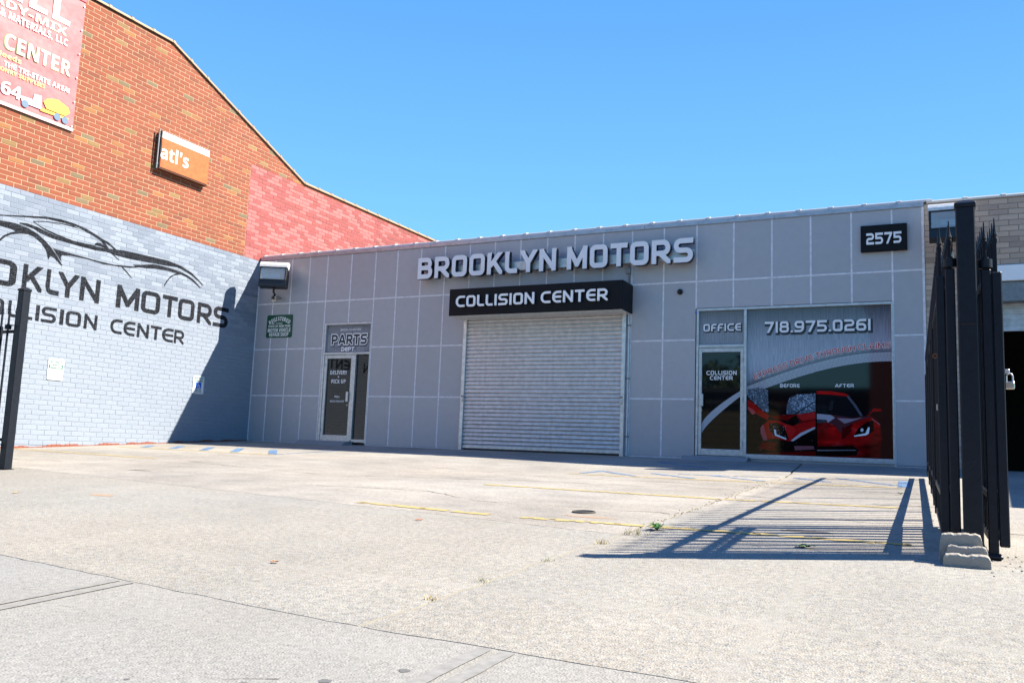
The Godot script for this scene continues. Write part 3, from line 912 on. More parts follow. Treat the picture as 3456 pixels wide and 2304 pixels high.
# painted sign on the grey wall: black stencil paint, patchy where it missed the brick face
func mural_material() -> StandardMaterial3D:
	bw = 2048
	bh = 1219
	var im := noise(0.09, 5).get_image(bw, bh)
	im.convert(Image.FORMAT_L8)
	var d := im.get_data()
	buf = PackedByteArray()
	buf.resize(bw * bh * 3)
	for i in bw * bh:
		var k := 232 + d[i] * 22 / 255
		buf[i * 3] = k
		buf[i * 3 + 1] = k
		buf[i * 3 + 2] = k
	var sx := bw / 8.4
	var sy := bh / 5.0
	var ink := Color(0.09, 0.1, 0.13, 1.0)
	for name_ in CAR:
		var flat: Array = CAR[name_]
		var q := PackedVector2Array()
		for k in range(0, flat.size(), 2): q.append(Vector2((8.4 - flat[k]) * sx, (4.8 - flat[k + 1]) * sy))
		fill(q, ink, 0.6)
	var big := [["B", 8.35, 7.95], ["R", 7.85, 7.45], ["O", 7.25, 6.62], ["K", 6.5, 6.07], ["L", 5.995, 5.69], ["Y", 5.74, 5.26], ["N", 5.22, 4.74], ["M", 4.32, 3.71], ["O", 3.66, 3.13], ["T", 3.07, 2.63], ["O", 2.6, 2.1], ["R", 2.01, 1.54], ["S", 1.49, 0.99]]
	var small := [["C", 7.5, 7.2], ["O", 7.13, 6.8], ["L", 6.72, 6.5], ["L", 6.43, 6.2], ["I", 6.143, 6.06], ["S", 6.02, 5.69], ["I", 5.616, 5.523], ["O", 5.475, 5.12], ["N", 5.05, 4.73], ["C", 4.4, 4.095], ["E", 4.06, 3.755], ["N", 3.7, 3.373], ["T", 3.336, 3.02], ["E", 3.0, 2.67], ["R", 2.647, 2.345]]
	for pass_ in [[big, 2.82, 3.335, 0.2], [small, 2.24, 2.565, 0.2]]:
		for l in pass_[0]:
			var w: float = GW.get(l[0], 0.86)
			if l[0] == "I": w = pass_[3] * 1.02
			for p in glyph(l[0], pass_[3]):
				var q := PackedVector2Array()
				for k in p:
					var z: float = lerpf(l[1], l[2], k.x / w)
					var y: float = lerpf(pass_[1], pass_[2], k.y)
					q.append(Vector2((8.4 - z) * sx, (4.8 - y) * sy))
				fill(q, ink, 0.6)
	var m := StandardMaterial3D.new()
	m.roughness = 0.8
	m.metallic_specular = 0.3
	m.vertex_color_use_as_albedo = true
	m.albedo_texture = buf_texture()
	return m

# ---------------------------------------------------------------- the shop
const COLS := [0.02, 0.55, 1.12, 1.707, 2.28, 3.035, 3.77, 4.42, 5.1, 5.767, 6.44, 7.1, 7.757, 8.42, 9.08, 9.744, 10.4, 11.095, 11.785, 12.535, 13.28, 14.01, 14.744, 15.45, 15.965]
const ROWS := [0.035, 1.2, 2.4, 3.6, 4.775]

func build_shop() -> Node3D:
	var t := thing("repair_shop", "low repair shop clad in grey panels with a roller shutter", "building", Vector3(8, 0, 0))
	var b := MB.new()
	b.box(Vector3(0.0, -0.6, -20), Vector3(15.97, 4.7, -0.15))
	put(b, "building_body", M.steelgrey, t)
	var holes := [Rect2(2.31, -1, 1.45, 4.035), Rect2(6.4, -1, 3.92, 4.02), Rect2(11.8, -1, 3.65, 4.04)]
	var g := 0.006
	for i in COLS.size() - 1:
		for j in ROWS.size() - 1:
			var x0: float = COLS[i] + g
			var x1: float = COLS[i + 1] - g
			var y0: float = ROWS[j] + g
			var y1: float = ROWS[j + 1] - g
			for h in holes:
				if x0 < h.end.x - 0.06 and x1 > h.position.x + 0.06 and y0 < h.end.y - 0.05: y0 = maxf(y0, h.end.y + g)
			if y1 - y0 < 0.08: continue
			var depth := (hash3(i, j, 31) - 0.5) * 0.002
			bx("panel", Vector3(x0, y0, -0.03), Vector3(x1, y1, depth), 0.004, M["panel%d" % int(hash3(i, j, 44) * 3.99)], t)
	# aluminium joint strips between the panels
	for i in COLS.size():
		var x: float = COLS[i]
		var spans := [[-0.05, 4.775]]
		for h in holes:
			if x > h.position.x - 0.02 and x < h.end.x - 0.04: spans = [[h.end.y, 4.775]]
		for s in spans: bx("joint_strip", Vector3(x - 0.016, s[0], -0.03), Vector3(x + 0.016, s[1], 0.005), 0.002, M.trim, t)
	for j in [1, 2, 3]:
		var y: float = ROWS[j]
		for i in COLS.size() - 1:
			var xm: float = (COLS[i] + COLS[i + 1]) * 0.5
			var cut := false
			for h in holes:
				if xm > h.position.x and xm < h.end.x and y < h.end.y: cut = true
			if not cut: bx("joint_strip", Vector3(COLS[i] + 0.017, y - 0.016, -0.03), Vector3(COLS[i + 1] - 0.017, y + 0.016, 0.004), 0.002, M.trim, t)
	for s in [[0.02, 2.27], [3.8, 6.38], [10.42, 11.76]]: bx("base_strip", Vector3(s[0], -0.2, -0.03), Vector3(s[1], 0.035, 0.003), 0.003, M.trim, t)
	bx("base_panel", Vector3(11.8, -0.2, -0.03), Vector3(15.44, 0.09, 0.0), 0.003, M.panel, t)
	bx("base_strip", Vector3(15.465, -0.2, -0.03), Vector3(15.96, 0.03, 0.003), 0.003, M.trim, t)
	bx("corner_trim", Vector3(15.965, -0.3, -0.3), Vector3(15.992, 4.775, 0.012), 0.003, M.trim, t)
	# cap flashing in lengths, coping tiles on top
	for k in 6:
		var xa := 0.02 + k * 2.662
		bx("cap_flashing", Vector3(xa, 4.777, -0.3), Vector3(xa + 2.659, 4.865, 0.022 + 0.002 * (k % 2)), 0.006, M.captrim, t)
	var tile := coping_tile(0.6, 0.34, 0.045)
	for k in 27:
		inst(tile, "coping_tile", M.coping, t, Vector3(0.07 + k * 0.595, 4.885, -0.17), Basis(Vector3(0.99, 0, 0), Vector3(0, 1, 0), Vector3(0, 0, 1)))
	# parts entrance
	var f := Node3D.new()
	f.name = "parts_entrance"
	t.add_child(f, true)
	for s in [[2.31, 0.06, 2.375, 3.035], [3.735, 0.06, 3.765, 3.035], [2.3755, 2.98, 3.7345, 3.035], [2.3755, 2.232, 3.7345, 2.285], [3.3, 0.12, 3.345, 2.2315], [3.3455, 0.08, 3.7345, 0.155]]:
		bx("frame", Vector3(s[0], s[1], -0.12), Vector3(s[2], s[3], 0.014), 0.004, M.alum, f)
	bx("transom_glass", Vector3(2.375, 2.284, -0.06), Vector3(3.736, 2.981, -0.042), 0.0, M.glass, f)
	print_pane(f, 2.376, 3.735, 2.285, 2.98, -0.04, brushed_print(300, 150, 0.2), "transom_print")
	vinyl("BROOKLYN MOTORS", 2.79, 3.42, 2.83, 2.885, -0.037, 0.15, M.vinylwhite, f)
	vinyl("PARTS", 2.53, 3.61, 2.49, 2.74, -0.038, 0.22, M.vinyldark, f, 0.14, Vector2(0.012, -0.02))
	vinyl("PARTS", 2.53, 3.61, 2.49, 2.74, -0.036, 0.22, M.vinylwhite, f, 0.1)
	vinyl("PARTS", 2.53, 3.61, 2.49, 2.74, -0.034, 0.22, M.vinyldark, f, 0.0)
	vinyl("DEPT.", 2.85, 3.28, 2.32, 2.42, -0.038, 0.2, M.vinyldark, f, 0.12, Vector2(0.006, -0.008))
	vinyl("DEPT.", 2.85, 3.28, 2.32, 2.42, -0.036, 0.2, M.vinylwhite, f, 0.04)
	bx("sidelight_glass", Vector3(3.344, 0.15, -0.06), Vector3(3.736, 2.233, -0.045), 0.0, M.glass, f)
	var d := Node3D.new()
	d.name = "parts_door"
	t.add_child(d, true)
	door(d, 2.38, 3.295, 0.07, 2.226, 2.46, 3.2, 0.245, 2.135, 3.13, 2.385)
	words("DELIVERY", 0.52, 0.1, Vector3(2.81, 1.79, -0.038), Basis.IDENTITY, M.vinylwhite, d)
	words("•", 0.04, 0.04, Vector3(2.81, 1.68, -0.038), Basis.IDENTITY, M.vinylwhite, d)
	words("PICK UP", 0.44, 0.1, Vector3(2.82, 1.57, -0.038), Basis.IDENTITY, M.vinylwhite, d)
	words("PULL", 0.16, 0.055, Vector3(2.81, 1.19, -0.038), Basis.IDENTITY, M.vinylwhite, d)
	words("WATCH YOUR STEP", 0.44, 0.045, Vector3(2.81, 1.075, -0.038), Basis.IDENTITY, M.vinylwhite, d)
	# roller shutter
	var r := Node3D.new()
	r.name = "roller_shutter"
	t.add_child(r, true)
	bx("guide_rail", Vector3(6.405, 0.0, -0.03), Vector3(6.49, 3.0, 0.1), 0.006, M.galv, r)
	bx("guide_rail", Vector3(10.24, 0.0, -0.03), Vector3(10.325, 3.0, 0.1), 0.006, M.galv, r)
	var sl := MB.new()
	var prof := []
	for k in 7:
		var a := lerpf(-0.9, 0.9, k / 6.0)
		prof.append(Vector2(0.0395 + 0.031 * sin(a) / sin(0.9), (cos(a) - cos(0.9)) * 0.075))
	prof.push_front(Vector2(0.004, -0.006))
	prof.push_front(Vector2(0.0, -0.006))
	prof.push_back(Vector2(0.079, 0.0))
	for k in prof.size() - 1:
		var p: Vector2 = prof[k]
		var q: Vector2 = prof[k + 1]
		sl.quad(Vector3(-1.873, p.x, p.y), Vector3(1.873, p.x, p.y), Vector3(1.873, q.x, q.y), Vector3(-1.873, q.x, q.y))
	var slm := sl.mesh()
	for k in 33: inst(slm, "slat", M.galv, r, Vector3(8.365, 0.125 + k * 0.089, 0.03), Basis.from_scale(Vector3(1, 1.1265, 1)))
	bx("jamb", Vector3(10.327, 0.0, -0.1), Vector3(10.383, 3.0, -0.004), 0.002, M.trim, r)
	bx("bottom_bar", Vector3(6.495, 0.05, 0.01), Vector3(10.235, 0.124, 0.065), 0.01, M.galv, r)
	bx("head_plate", Vector3(6.4, 3.001, -0.03), Vector3(10.43, 3.25, 0.0), 0.0, M.steelgrey, r)
	for x in [6.46, 10.26]:
		bx("hasp", Vector3(x - 0.03, 1.2, 0.1), Vector3(x + 0.03, 1.24, 0.115), 0.003, M.steelgrey, r)
	# office front
	var o := Node3D.new()
	o.name = "office_window"
	t.add_child(o, true)
	for s in [[11.8, 0.09, 11.848, 3.035], [15.415, 0.09, 15.455, 3.035], [11.8485, 2.985, 15.4145, 3.035], [12.745, 0.09, 12.8, 2.9845], [11.8485, 2.235, 12.7445, 2.295], [12.8005, 0.09, 15.4145, 0.15]]:
		bx("frame", Vector3(s[0], s[1], -0.12), Vector3(s[2], s[3], 0.014), 0.004, M.alum, o)
	bx("sill", Vector3(12.8, 0.06, -0.02), Vector3(15.46, 0.09, 0.03), 0.004, M.alum, o)
	print_pane(o, 11.847, 12.746, 2.294, 2.986, -0.04, brushed_print(260, 200, 0.15), "transom_print")
	vinyl("OFFICE", 11.93, 12.68, 2.57, 2.72, -0.037, 0.2, M.vinyldark, o, 0.1, Vector2(0.01, -0.014))
	vinyl("OFFICE", 11.93, 12.68, 2.57, 2.72, -0.035, 0.2, M.vinylwhite, o)
	print_pane(o, 12.799, 15.416, 0.149, 2.986, -0.04, car_print(), "window_print")
	vinyl("718.975.0261", 13.14, 15.06, 2.51, 2.73, -0.037, 0.2, M.vinyldark, o, 0.1, Vector2(0.02, -0.025))
	vinyl("718.975.0261", 13.14, 15.06, 2.51, 2.73, -0.035, 0.2, M.vinylwhite, o)
	vinyl("BEFORE", 13.43, 13.79, 1.445, 1.515, -0.037, 0.2, M.vinylwhite, o)
	vinyl("AFTER", 14.43, 14.76, 1.45, 1.515, -0.037, 0.2, M.vinylwhite, o)
	for layer in [[0.06, M.vinylwhite, -0.0365, Vector2.ZERO], [0.0, M.vinylred, -0.035, Vector2.ZERO]]:
		var ab := MB.new()
		for l in line_of("EXPRESS DRIVE THROUGH CLAIMS", 2.62, 0.112, 0.17, 0.2, layer[0]):
			var mid: float = (l[1] + l[2]) * 0.5
			var s0 := mid / 2.62
			var x := lerpf(12.95, 15.39, 0.94 * s0 + 0.06 * s0 * s0)
			var slope := (arc_y(x + .05) - arc_y(x - .05)) / 0.1
			var moved := []
			for p in l[0]:
				var q := PackedVector2Array()
				for k in p: q.append(Vector2(k.x - mid, k.y))
				moved.append(q)
			ab.extrude(moved, 0.0, 0.001, Transform3D(Basis(Vector3.BACK, atan(slope)), Vector3(x + layer[3].x, arc_y(x) + 0.075 + layer[3].y, layer[2])), W1, false)
		put(ab, "lettering", layer[1], o)
	var od := Node3D.new()
	od.name = "office_door"
	t.add_child(od, true)
	door(od, 11.852, 12.742, 0.1, 2.23, 11.915, 12.68, 0.225, 2.145, 11.89, 12.72)
	vinyl("COLLISION", 12.0, 12.6, 1.69, 1.775, -0.037, 0.2, M.vinylwhite, od)
	vinyl("CENTER", 12.07, 12.525, 1.59, 1.67, -0.037, 0.2, M.vinylwhite, od)
	var band := PackedVector2Array()
	for k in 13: band.append(Vector2(lerpf(11.915, 12.68, k / 12.0), 0.72 + 0.66 * pow(k / 12.0, 0.74)))
	for k in 13: band.append(Vector2(lerpf(12.68, 11.915, k / 12.0), 0.53 + 0.74 * pow(1.0 - k / 12.0, 0.8)))
	var pb := MB.new()
	pb.extrude([band], 0.0, 0.001, Transform3D(Basis.IDENTITY, Vector3(0, 0, -0.038)), W1, false)
	put(pb, "arc_print", M.vinylsilver, od)
	bx("tape", Vector3(11.775, 2.93, 0.015), Vector3(11.8, 2.99, 0.017), 0.0, M.signblue, o)
	return t

func door(d: Node3D, x0: float, x1: float, y0: float, y1: float, gx0: float, gx1: float, gy0: float, gy1: float, hx: float, kx: float) -> void:
	bx("stile", Vector3(x0, y0, -0.07), Vector3(gx0, y1, 0.0), 0.004, M.alum, d)
	bx("stile", Vector3(gx1, y0, -0.07), Vector3(x1, y1, 0.0), 0.004, M.alum, d)
	bx("rail", Vector3(gx0 + .0005, gy1, -0.07), Vector3(gx1 - .0005, y1, -0.001), 0.004, M.alum, d)
	bx("rail", Vector3(gx0 + .0005, y0, -0.07), Vector3(gx1 - .0005, gy0, -0.001), 0.004, M.alum, d)
	bx("glass", Vector3(gx0 - .005, gy0 - .005, -0.06), Vector3(gx1 + .005, gy1 + .005, -0.04), 0.0, M.glass, d)
	var b := MB.new()
	b.box(Vector3(hx - 0.0, 1.06, 0.03), Vector3(hx + 0.07, 1.31, 0.05), 0.008)
	b.box(Vector3(hx + 0.02, 1.09, 0.0), Vector3(hx + 0.05, 1.12, 0.031), 0.0)
	b.box(Vector3(hx + 0.02, 1.25, 0.0), Vector3(hx + 0.05, 1.28, 0.031), 0.0)
	put(b, "handle", M.alum, d)
	b = MB.new()
	b.lathe([Vector2(0, 0.012), Vector2(0.014, 0.012), Vector2(0.018, 0)], 12, Transform3D(Basis(Vector3.RIGHT, PI / 2), Vector3(hx + 0.03, 0.98, 0.0)))
	put(b, "lock", M.brass, d)
	for y in [0.35, 1.2, 2.0]:
		b = MB.new()
		b.tube([Vector3(kx, y - 0.05, 0.012), Vector3(kx, y + 0.05, 0.012)], 0.01, 8)
		put(b, "hinge", M.alum, d)

func print_pane(parent: Node, x0: float, x1: float, y0: float, y1: float, z: float, tex: Texture2D, called: String) -> void:
	var b := MB.new()
	b.quad(Vector3(x0, y0, z), Vector3(x1, y0, z), Vector3(x1, y1, z), Vector3(x0, y1, z), W1, [Vector2(0, 1), Vector2(1, 1), Vector2(1, 0), Vector2(0, 0)])
	var m := StandardMaterial3D.new()
	m.albedo_texture = tex
	m.roughness = 0.04
	put(b, called, m, parent)
	bx("pane", Vector3(x0 + .001, y0 + .001, z - 0.02), Vector3(x1 - .001, y1 - .001, z - 0.003), 0.0, M.glass, parent)

# printed brushed-metal film
func brushed(x: int, y: int, v: float) -> float:
	var shade := 0.36 + 0.32 * sin(clampf(v * 1.25, 0, 1) * PI * 0.75)
	return shade * (0.86 + 0.16 * hash3(x, y / 37, 2) + 0.12 * hash3(x / 2, y / 90, 6))

func brushed_print(w: int, h: int, lift: float) -> ImageTexture:
	bw = w
	bh = h
	buf = PackedByteArray()
	buf.resize(w * h * 3)
	for y in h:
		for x in w:
			var k := brushed(x, y, lift + 0.5 * y / h) * 0.8
			var i := (y * w + x) * 3
			buf[i] = int(k * 232)
			buf[i + 1] = int(k * 236)
			buf[i + 2] = int(minf(k * 255, 255))
	return buf_texture()

# soft focus of a photograph below the given height of the print
func soften(from: float) -> void:
	var im := Image.create_from_data(bw, bh, false, Image.FORMAT_RGB8, buf)
	var y0 := int(bh * from)
	var low := im.get_region(Rect2i(0, y0, bw, bh - y0))
	low.resize(bw / 9, (bh - y0) / 9, Image.INTERPOLATE_LANCZOS)
	low.resize(bw, bh - y0, Image.INTERPOLATE_CUBIC)
	var sheen := noise(0.012, 808, FastNoiseLite.TYPE_SIMPLEX_SMOOTH, 3)   # the car's gloss, as printed
	for y in range(y0, bh):
		for x in bw:
			var i := (y * bw + x) * 3
			if buf[i] > 60 and buf[i] > buf[i + 1] * 3:
				var k := 0.9 + 0.5 * sheen.get_noise_2d(x * 0.6, y * 0.9)
				var c := low.get_pixel(x, y - y0)
				im.set_pixel(x, y, Color(c.r * k, c.g * k + maxf(0.0, k - 1.05) * 0.5, c.b * k + maxf(0.0, k - 1.05) * 0.5))
			elif buf[i + 2] < 60 or buf[i] > buf[i + 2] + 30: im.set_pixel(x, y, low.get_pixel(x, y - y0))
	buf = im.get_data()

# arc of the window print, metres
func arc_y(x: float) -> float:
	var u := (x - 12.8) / 2.616
	return 0.15 + 2.836 * (1.0 - (0.538 - 0.235 * sin(minf(u, 1.0) * PI * 0.5) + 0.01 * u))

# the printed picture: a wrecked red car beside the same car repaired, under an arched strip of tread plate
func car_print() -> ImageTexture:
	bw = 760
	bh = 824
	buf = PackedByteArray()
	buf.resize(bw * bh * 3)
	for x in bw:
		var ya := (1.0 - (arc_y(12.8 + 2.616 * x / bw) - 0.15) / 2.836) * bh
		var yb := ya + bh * 0.058
		for y in bh:
			var i := (y * bw + x) * 3
			var c := Vector3(12, 12, 15)
			if y < ya: 
				var k := brushed(x, y, float(y) / bh * 1.5)
				if y > ya - 40: k *= 0.62 + 0.38 * (ya - y) / 40.0
				c = Vector3(k * 222, k * 232, k * 255)
			elif y < yb:
				var k := 0.62 + 0.1 * hash3(x / 2, y / 2, 3)
				var s := posmod(x + (y if (int((y - ya) / 12) % 2) == 0 else -y), 17)
				if s < 3 and int((y - ya)) % 12 > 3: k *= 0.72
				if y < ya + 3 or y > yb - 3: k *= 1.12
				c = Vector3(k * 236, k * 240, k * 255)
			buf[i] = int(minf(c.x, 255))
			buf[i + 1] = int(minf(c.y, 255))
			buf[i + 2] = int(minf(c.z, 255))
	# the picture's own coordinates, as measured
	var P := func(a: Array) -> PackedVector2Array:
		var q := PackedVector2Array()
		for k in range(0, a.size(), 2):
			var u: float = (a[k] - 488.0) / 1332.0
			var top := lerpf(66, 22, u)
			var bot := lerpf(1400, 1420, u)
			q.append(Vector2(u * bw, (a[k + 1] - top) / (bot - top) * bh))
		return q
	var red := Color(0.62, 0.06, 0.07)
	var deep := Color(0.42, 0.03, 0.04)
	# repaired half
	fill(P.call([1150, 1020, 1300, 1030, 1400, 1060, 1560, 1050, 1640, 1042, 1680, 1075, 1712, 1115, 1722, 1250, 1700, 1414, 1150, 1414]), red)
	fill(P.call([1150, 1300, 1480, 1290, 1520, 1310, 1660, 1290, 1722, 1240, 1700, 1414, 1150, 1414]), deep)
	fill(P.call([1380, 1120, 1480, 1090, 1440, 1180, 1380, 1260]), Color(0.26, 0.02, 0.03))
	fill(P.call([1160, 1130, 1360, 1130, 1370, 1280, 1160, 1290]), Color(0.68, 0.07, 0.07))
	fill(P.call([1530, 1240, 1690, 1220, 1690, 1290, 1540, 1300]), Color(0.72, 0.1, 0.1))
	fill(P.call([1200, 1040, 1330, 1050, 1360, 1110, 1280, 1120]), Color(0.7, 0.4, 0.42))
	soften(0.44)
	fill(P.call([1150, 818, 1280, 818, 1400, 836, 1442, 853, 1420, 863, 1280, 850, 1150, 846]), Color(0.72, 0.08, 0.08))
	fill(P.call([1150, 848, 1280, 851, 1420, 864, 1500, 955, 1548, 1045, 1390, 1062, 1300, 1034, 1150, 1022]), Color(0.07, 0.08, 0.1))
	fill(P.call([1255, 990, 1275, 905, 1305, 900, 1290, 990]), Color(0.15, 0.16, 0.18))
	fill(P.call([1438, 855, 1500, 935, 1562, 1036, 1540, 1042, 1486, 955, 1420, 866]), Color(0.3, 0.32, 0.37))
	fill(P.call([1150, 1022, 1330, 1036, 1480, 1058, 1590, 1040, 1640, 1044, 1500, 1090, 1410, 1140, 1385, 1240, 1370, 1200, 1300, 1118, 1240, 1102, 1150, 1106]), Color(0.3, 0.16, 0.19))
	fill(P.call([1330, 1060, 1480, 1066, 1560, 1052, 1470, 1086, 1400, 1110]), Color(0.56, 0.5, 0.55))
	fill(P.call([1150, 1024, 1276, 1034, 1316, 1058, 1250, 1104, 1238, 1078, 1150, 1074]), Color(0.62, 0.62, 0.68))
	fill(P.call([1150, 1078, 1240, 1080, 1230, 1104, 1150, 1106]), Color(0.2, 0.24, 0.28))
	fill(P.call([1590, 1030, 1632, 965, 1720, 975, 1724, 994, 1645, 1000, 1612, 1042]), red)
	fill(P.call([1588, 1030, 1632, 964, 1655, 968, 1610, 1030]), Color(0.1, 0.1, 0.12))
	fill(P.call([1474, 1226, 1520, 1150, 1600, 1090, 1650, 1078, 1658, 1170, 1600, 1212, 1490, 1230]), Color(0.03, 0.03, 0.04))
	fill(P.call([1480, 1215, 1580, 1193, 1606, 1138, 1620, 1140, 1612, 1196, 1586, 1212, 1486, 1226]), Color(0.92, 0.93, 0.95))
	fill(P.call([1538, 1165, 1545, 1150, 1560, 1150, 1568, 1165, 1558, 1180, 1545, 1180]), Color(0.8, 0.82, 0.86))
	fill(P.call([1640, 1060, 1712, 1112, 1706, 1116, 1636, 1066]), Color(0.6, 0.42, 0.44))
	fill(P.call([1380, 1140, 1470, 1160, 1400, 1240, 1372, 1240]), Color(0.3, 0.03, 0.04))
	fill(P.call([1150, 1322, 1470, 1305, 1520, 1340, 1500, 1394, 1150, 1406]), Color(0.05, 0.03, 0.035))
	fill(P.call([1150, 1350, 1500, 1342, 1500, 1349, 1150, 1360]), Color(0.5, 0.5, 0.54))
	# wrecked half
	fill(P.call([620, 1160, 700, 1088, 800, 1090, 880, 1130, 960, 1125, 1140, 1080, 1140, 1150, 1050, 1190, 960, 1262, 900, 1278, 760, 1254, 650, 1272, 625, 1210]), red)
	fill(P.call([620, 1160, 650, 1125, 690, 1270, 650, 1274, 625, 1212]), Color(0.62, 0.3, 0.32))
	fill(P.call([700, 1050, 830, 1040, 960, 1034, 1140, 1004, 1140, 1086, 1000, 1110, 930, 1142, 880, 1090, 760, 1076]), deep)
	fill(P.call([960, 1034, 1140, 1010, 1140, 1070, 1020, 1090]), Color(0.66, 0.12, 0.12))
	fill(P.call([880, 1086, 960, 1040, 1000, 1100, 905, 1150]), Color(0.04, 0.02, 0.03))
	fill(P.call([830, 1110, 930, 1140, 960, 1190, 900, 1260]), Color(0.7, 0.12, 0.12))
	fill(P.call([497, 902, 560, 940, 620, 990, 702, 1045, 692, 1092, 600, 1042, 520, 985, 497, 962]), red)
	fill(P.call([497, 965, 560, 1000, 575, 1030, 540, 1040, 497, 990]), Color(0.7, 0.3, 0.3))
	for gl in [[497, 812, 620, 785, 695, 820, 697, 1022, 640, 1000, 560, 930, 497, 882], [872, 950, 900, 880, 980, 850, 1140, 840, 1140, 1002, 1000, 1030, 868, 1032]]:
		fill(P.call(gl), Color(0.3, 0.36, 0.42))
		var box_ := Rect2(gl[0], gl[1], 0, 0)
		for k in range(0, gl.size(), 2): box_ = box_.expand(Vector2(gl[k], gl[k + 1]))
		var outline := PackedVector2Array()
		for k in range(0, gl.size(), 2): outline.append(Vector2(gl[k], gl[k + 1]))
		for k in 520:
			var c := box_.position + Vector2(rng.randf(), rng.randf()) * box_.size
			if not Geometry2D.is_point_in_polygon(c, outline): continue
			var s := rng.randf_range(4, 13)
			var a := rng.randf() * TAU
			var near := clampf(1.0 - c.distance_to(Vector2(1030, 910)) / 130.0, 0.0, 1.0) if gl[0] > 800 else 0.0
			var br := 0.15 + 0.6 * rng.randf() + near * 0.4
			fill(P.call([c.x + cos(a) * s, c.y + sin(a) * s, c.x + cos(a + 2.2) * s * .6, c.y + sin(a + 2.2) * s * .6, c.x + cos(a + 4) * s * .7, c.y + sin(a + 4) * s * .7]), Color(minf(br * 0.85, 1), minf(br * 0.95, 1), minf(br * 1.05, 1)))
	fill(P.call([940, 1030, 1110, 925, 1114, 930, 960, 1030]), Color(0.06, 0.07, 0.09))
	fill(P.call([705, 1120, 780, 1110, 850, 1150, 892, 1262, 760, 1232, 710, 1180]), Color(0.04, 0.04, 0.05))
	for k in 60:
		var c := Vector2(rng.randf_range(720, 860), rng.randf_range(1125, 1235))
		fill(P.call([c.x, c.y, c.x + rng.randf_range(2, 12), c.y + rng.randf_range(-6, 6), c.x + rng.randf_range(-4, 6), c.y + rng.randf_range(3, 10)]), Color(0.7, 0.72, 0.76) if k % 2 == 0 else Color(0.25, 0.26, 0.3))
	fill(P.call([750, 1175, 770, 1175, 775, 1215, 870, 1250, 865, 1264, 760, 1228]), Color(0.85, 0.87, 0.9))
	fill(P.call([960, 1262, 1140, 1156, 1140, 1312, 935, 1312]), Color(0.04, 0.04, 0.045))
	fill(P.call([908, 1272, 1000, 1200, 1130, 1144, 1138, 1158, 1010, 1226, 930, 1278]), Color(0.7, 0.71, 0.75))
	fill(P.call([640, 1288, 780, 1290, 760, 1330, 770, 1370, 640, 1352, 605, 1370, 620, 1310]), deep)
	fill(P.call([770, 1294, 940, 1310, 940, 1370, 780, 1372]), Color(0.05, 0.04, 0.04))
	fill(P.call([940, 1318, 1120, 1316, 1130, 1345, 950, 1358]), Color(0.5, 0.3, 0.33))
	fill(P.call([625, 1392, 800, 1376, 1140, 1362, 1140, 1412, 620, 1402]), Color(0.36, 0.02, 0.03))
	for k in 170:
		var c := Vector2(rng.randf_range(520, 1130), rng.randf_range(960, 1400))
		var s := rng.randf_range(1.5, 5)
		fill(P.call([c.x, c.y, c.x + s, c.y + rng.randf_range(-s, s), c.x + s * .4, c.y + s]), Color(0.75, 0.7, 0.72) if k % 3 else Color(0.7, 0.1, 0.1))
	fill(P.call([1140, 845, 1151, 845, 1151, 1416, 1140, 1416]), Color(0.02, 0.02, 0.02))
	return buf_texture()

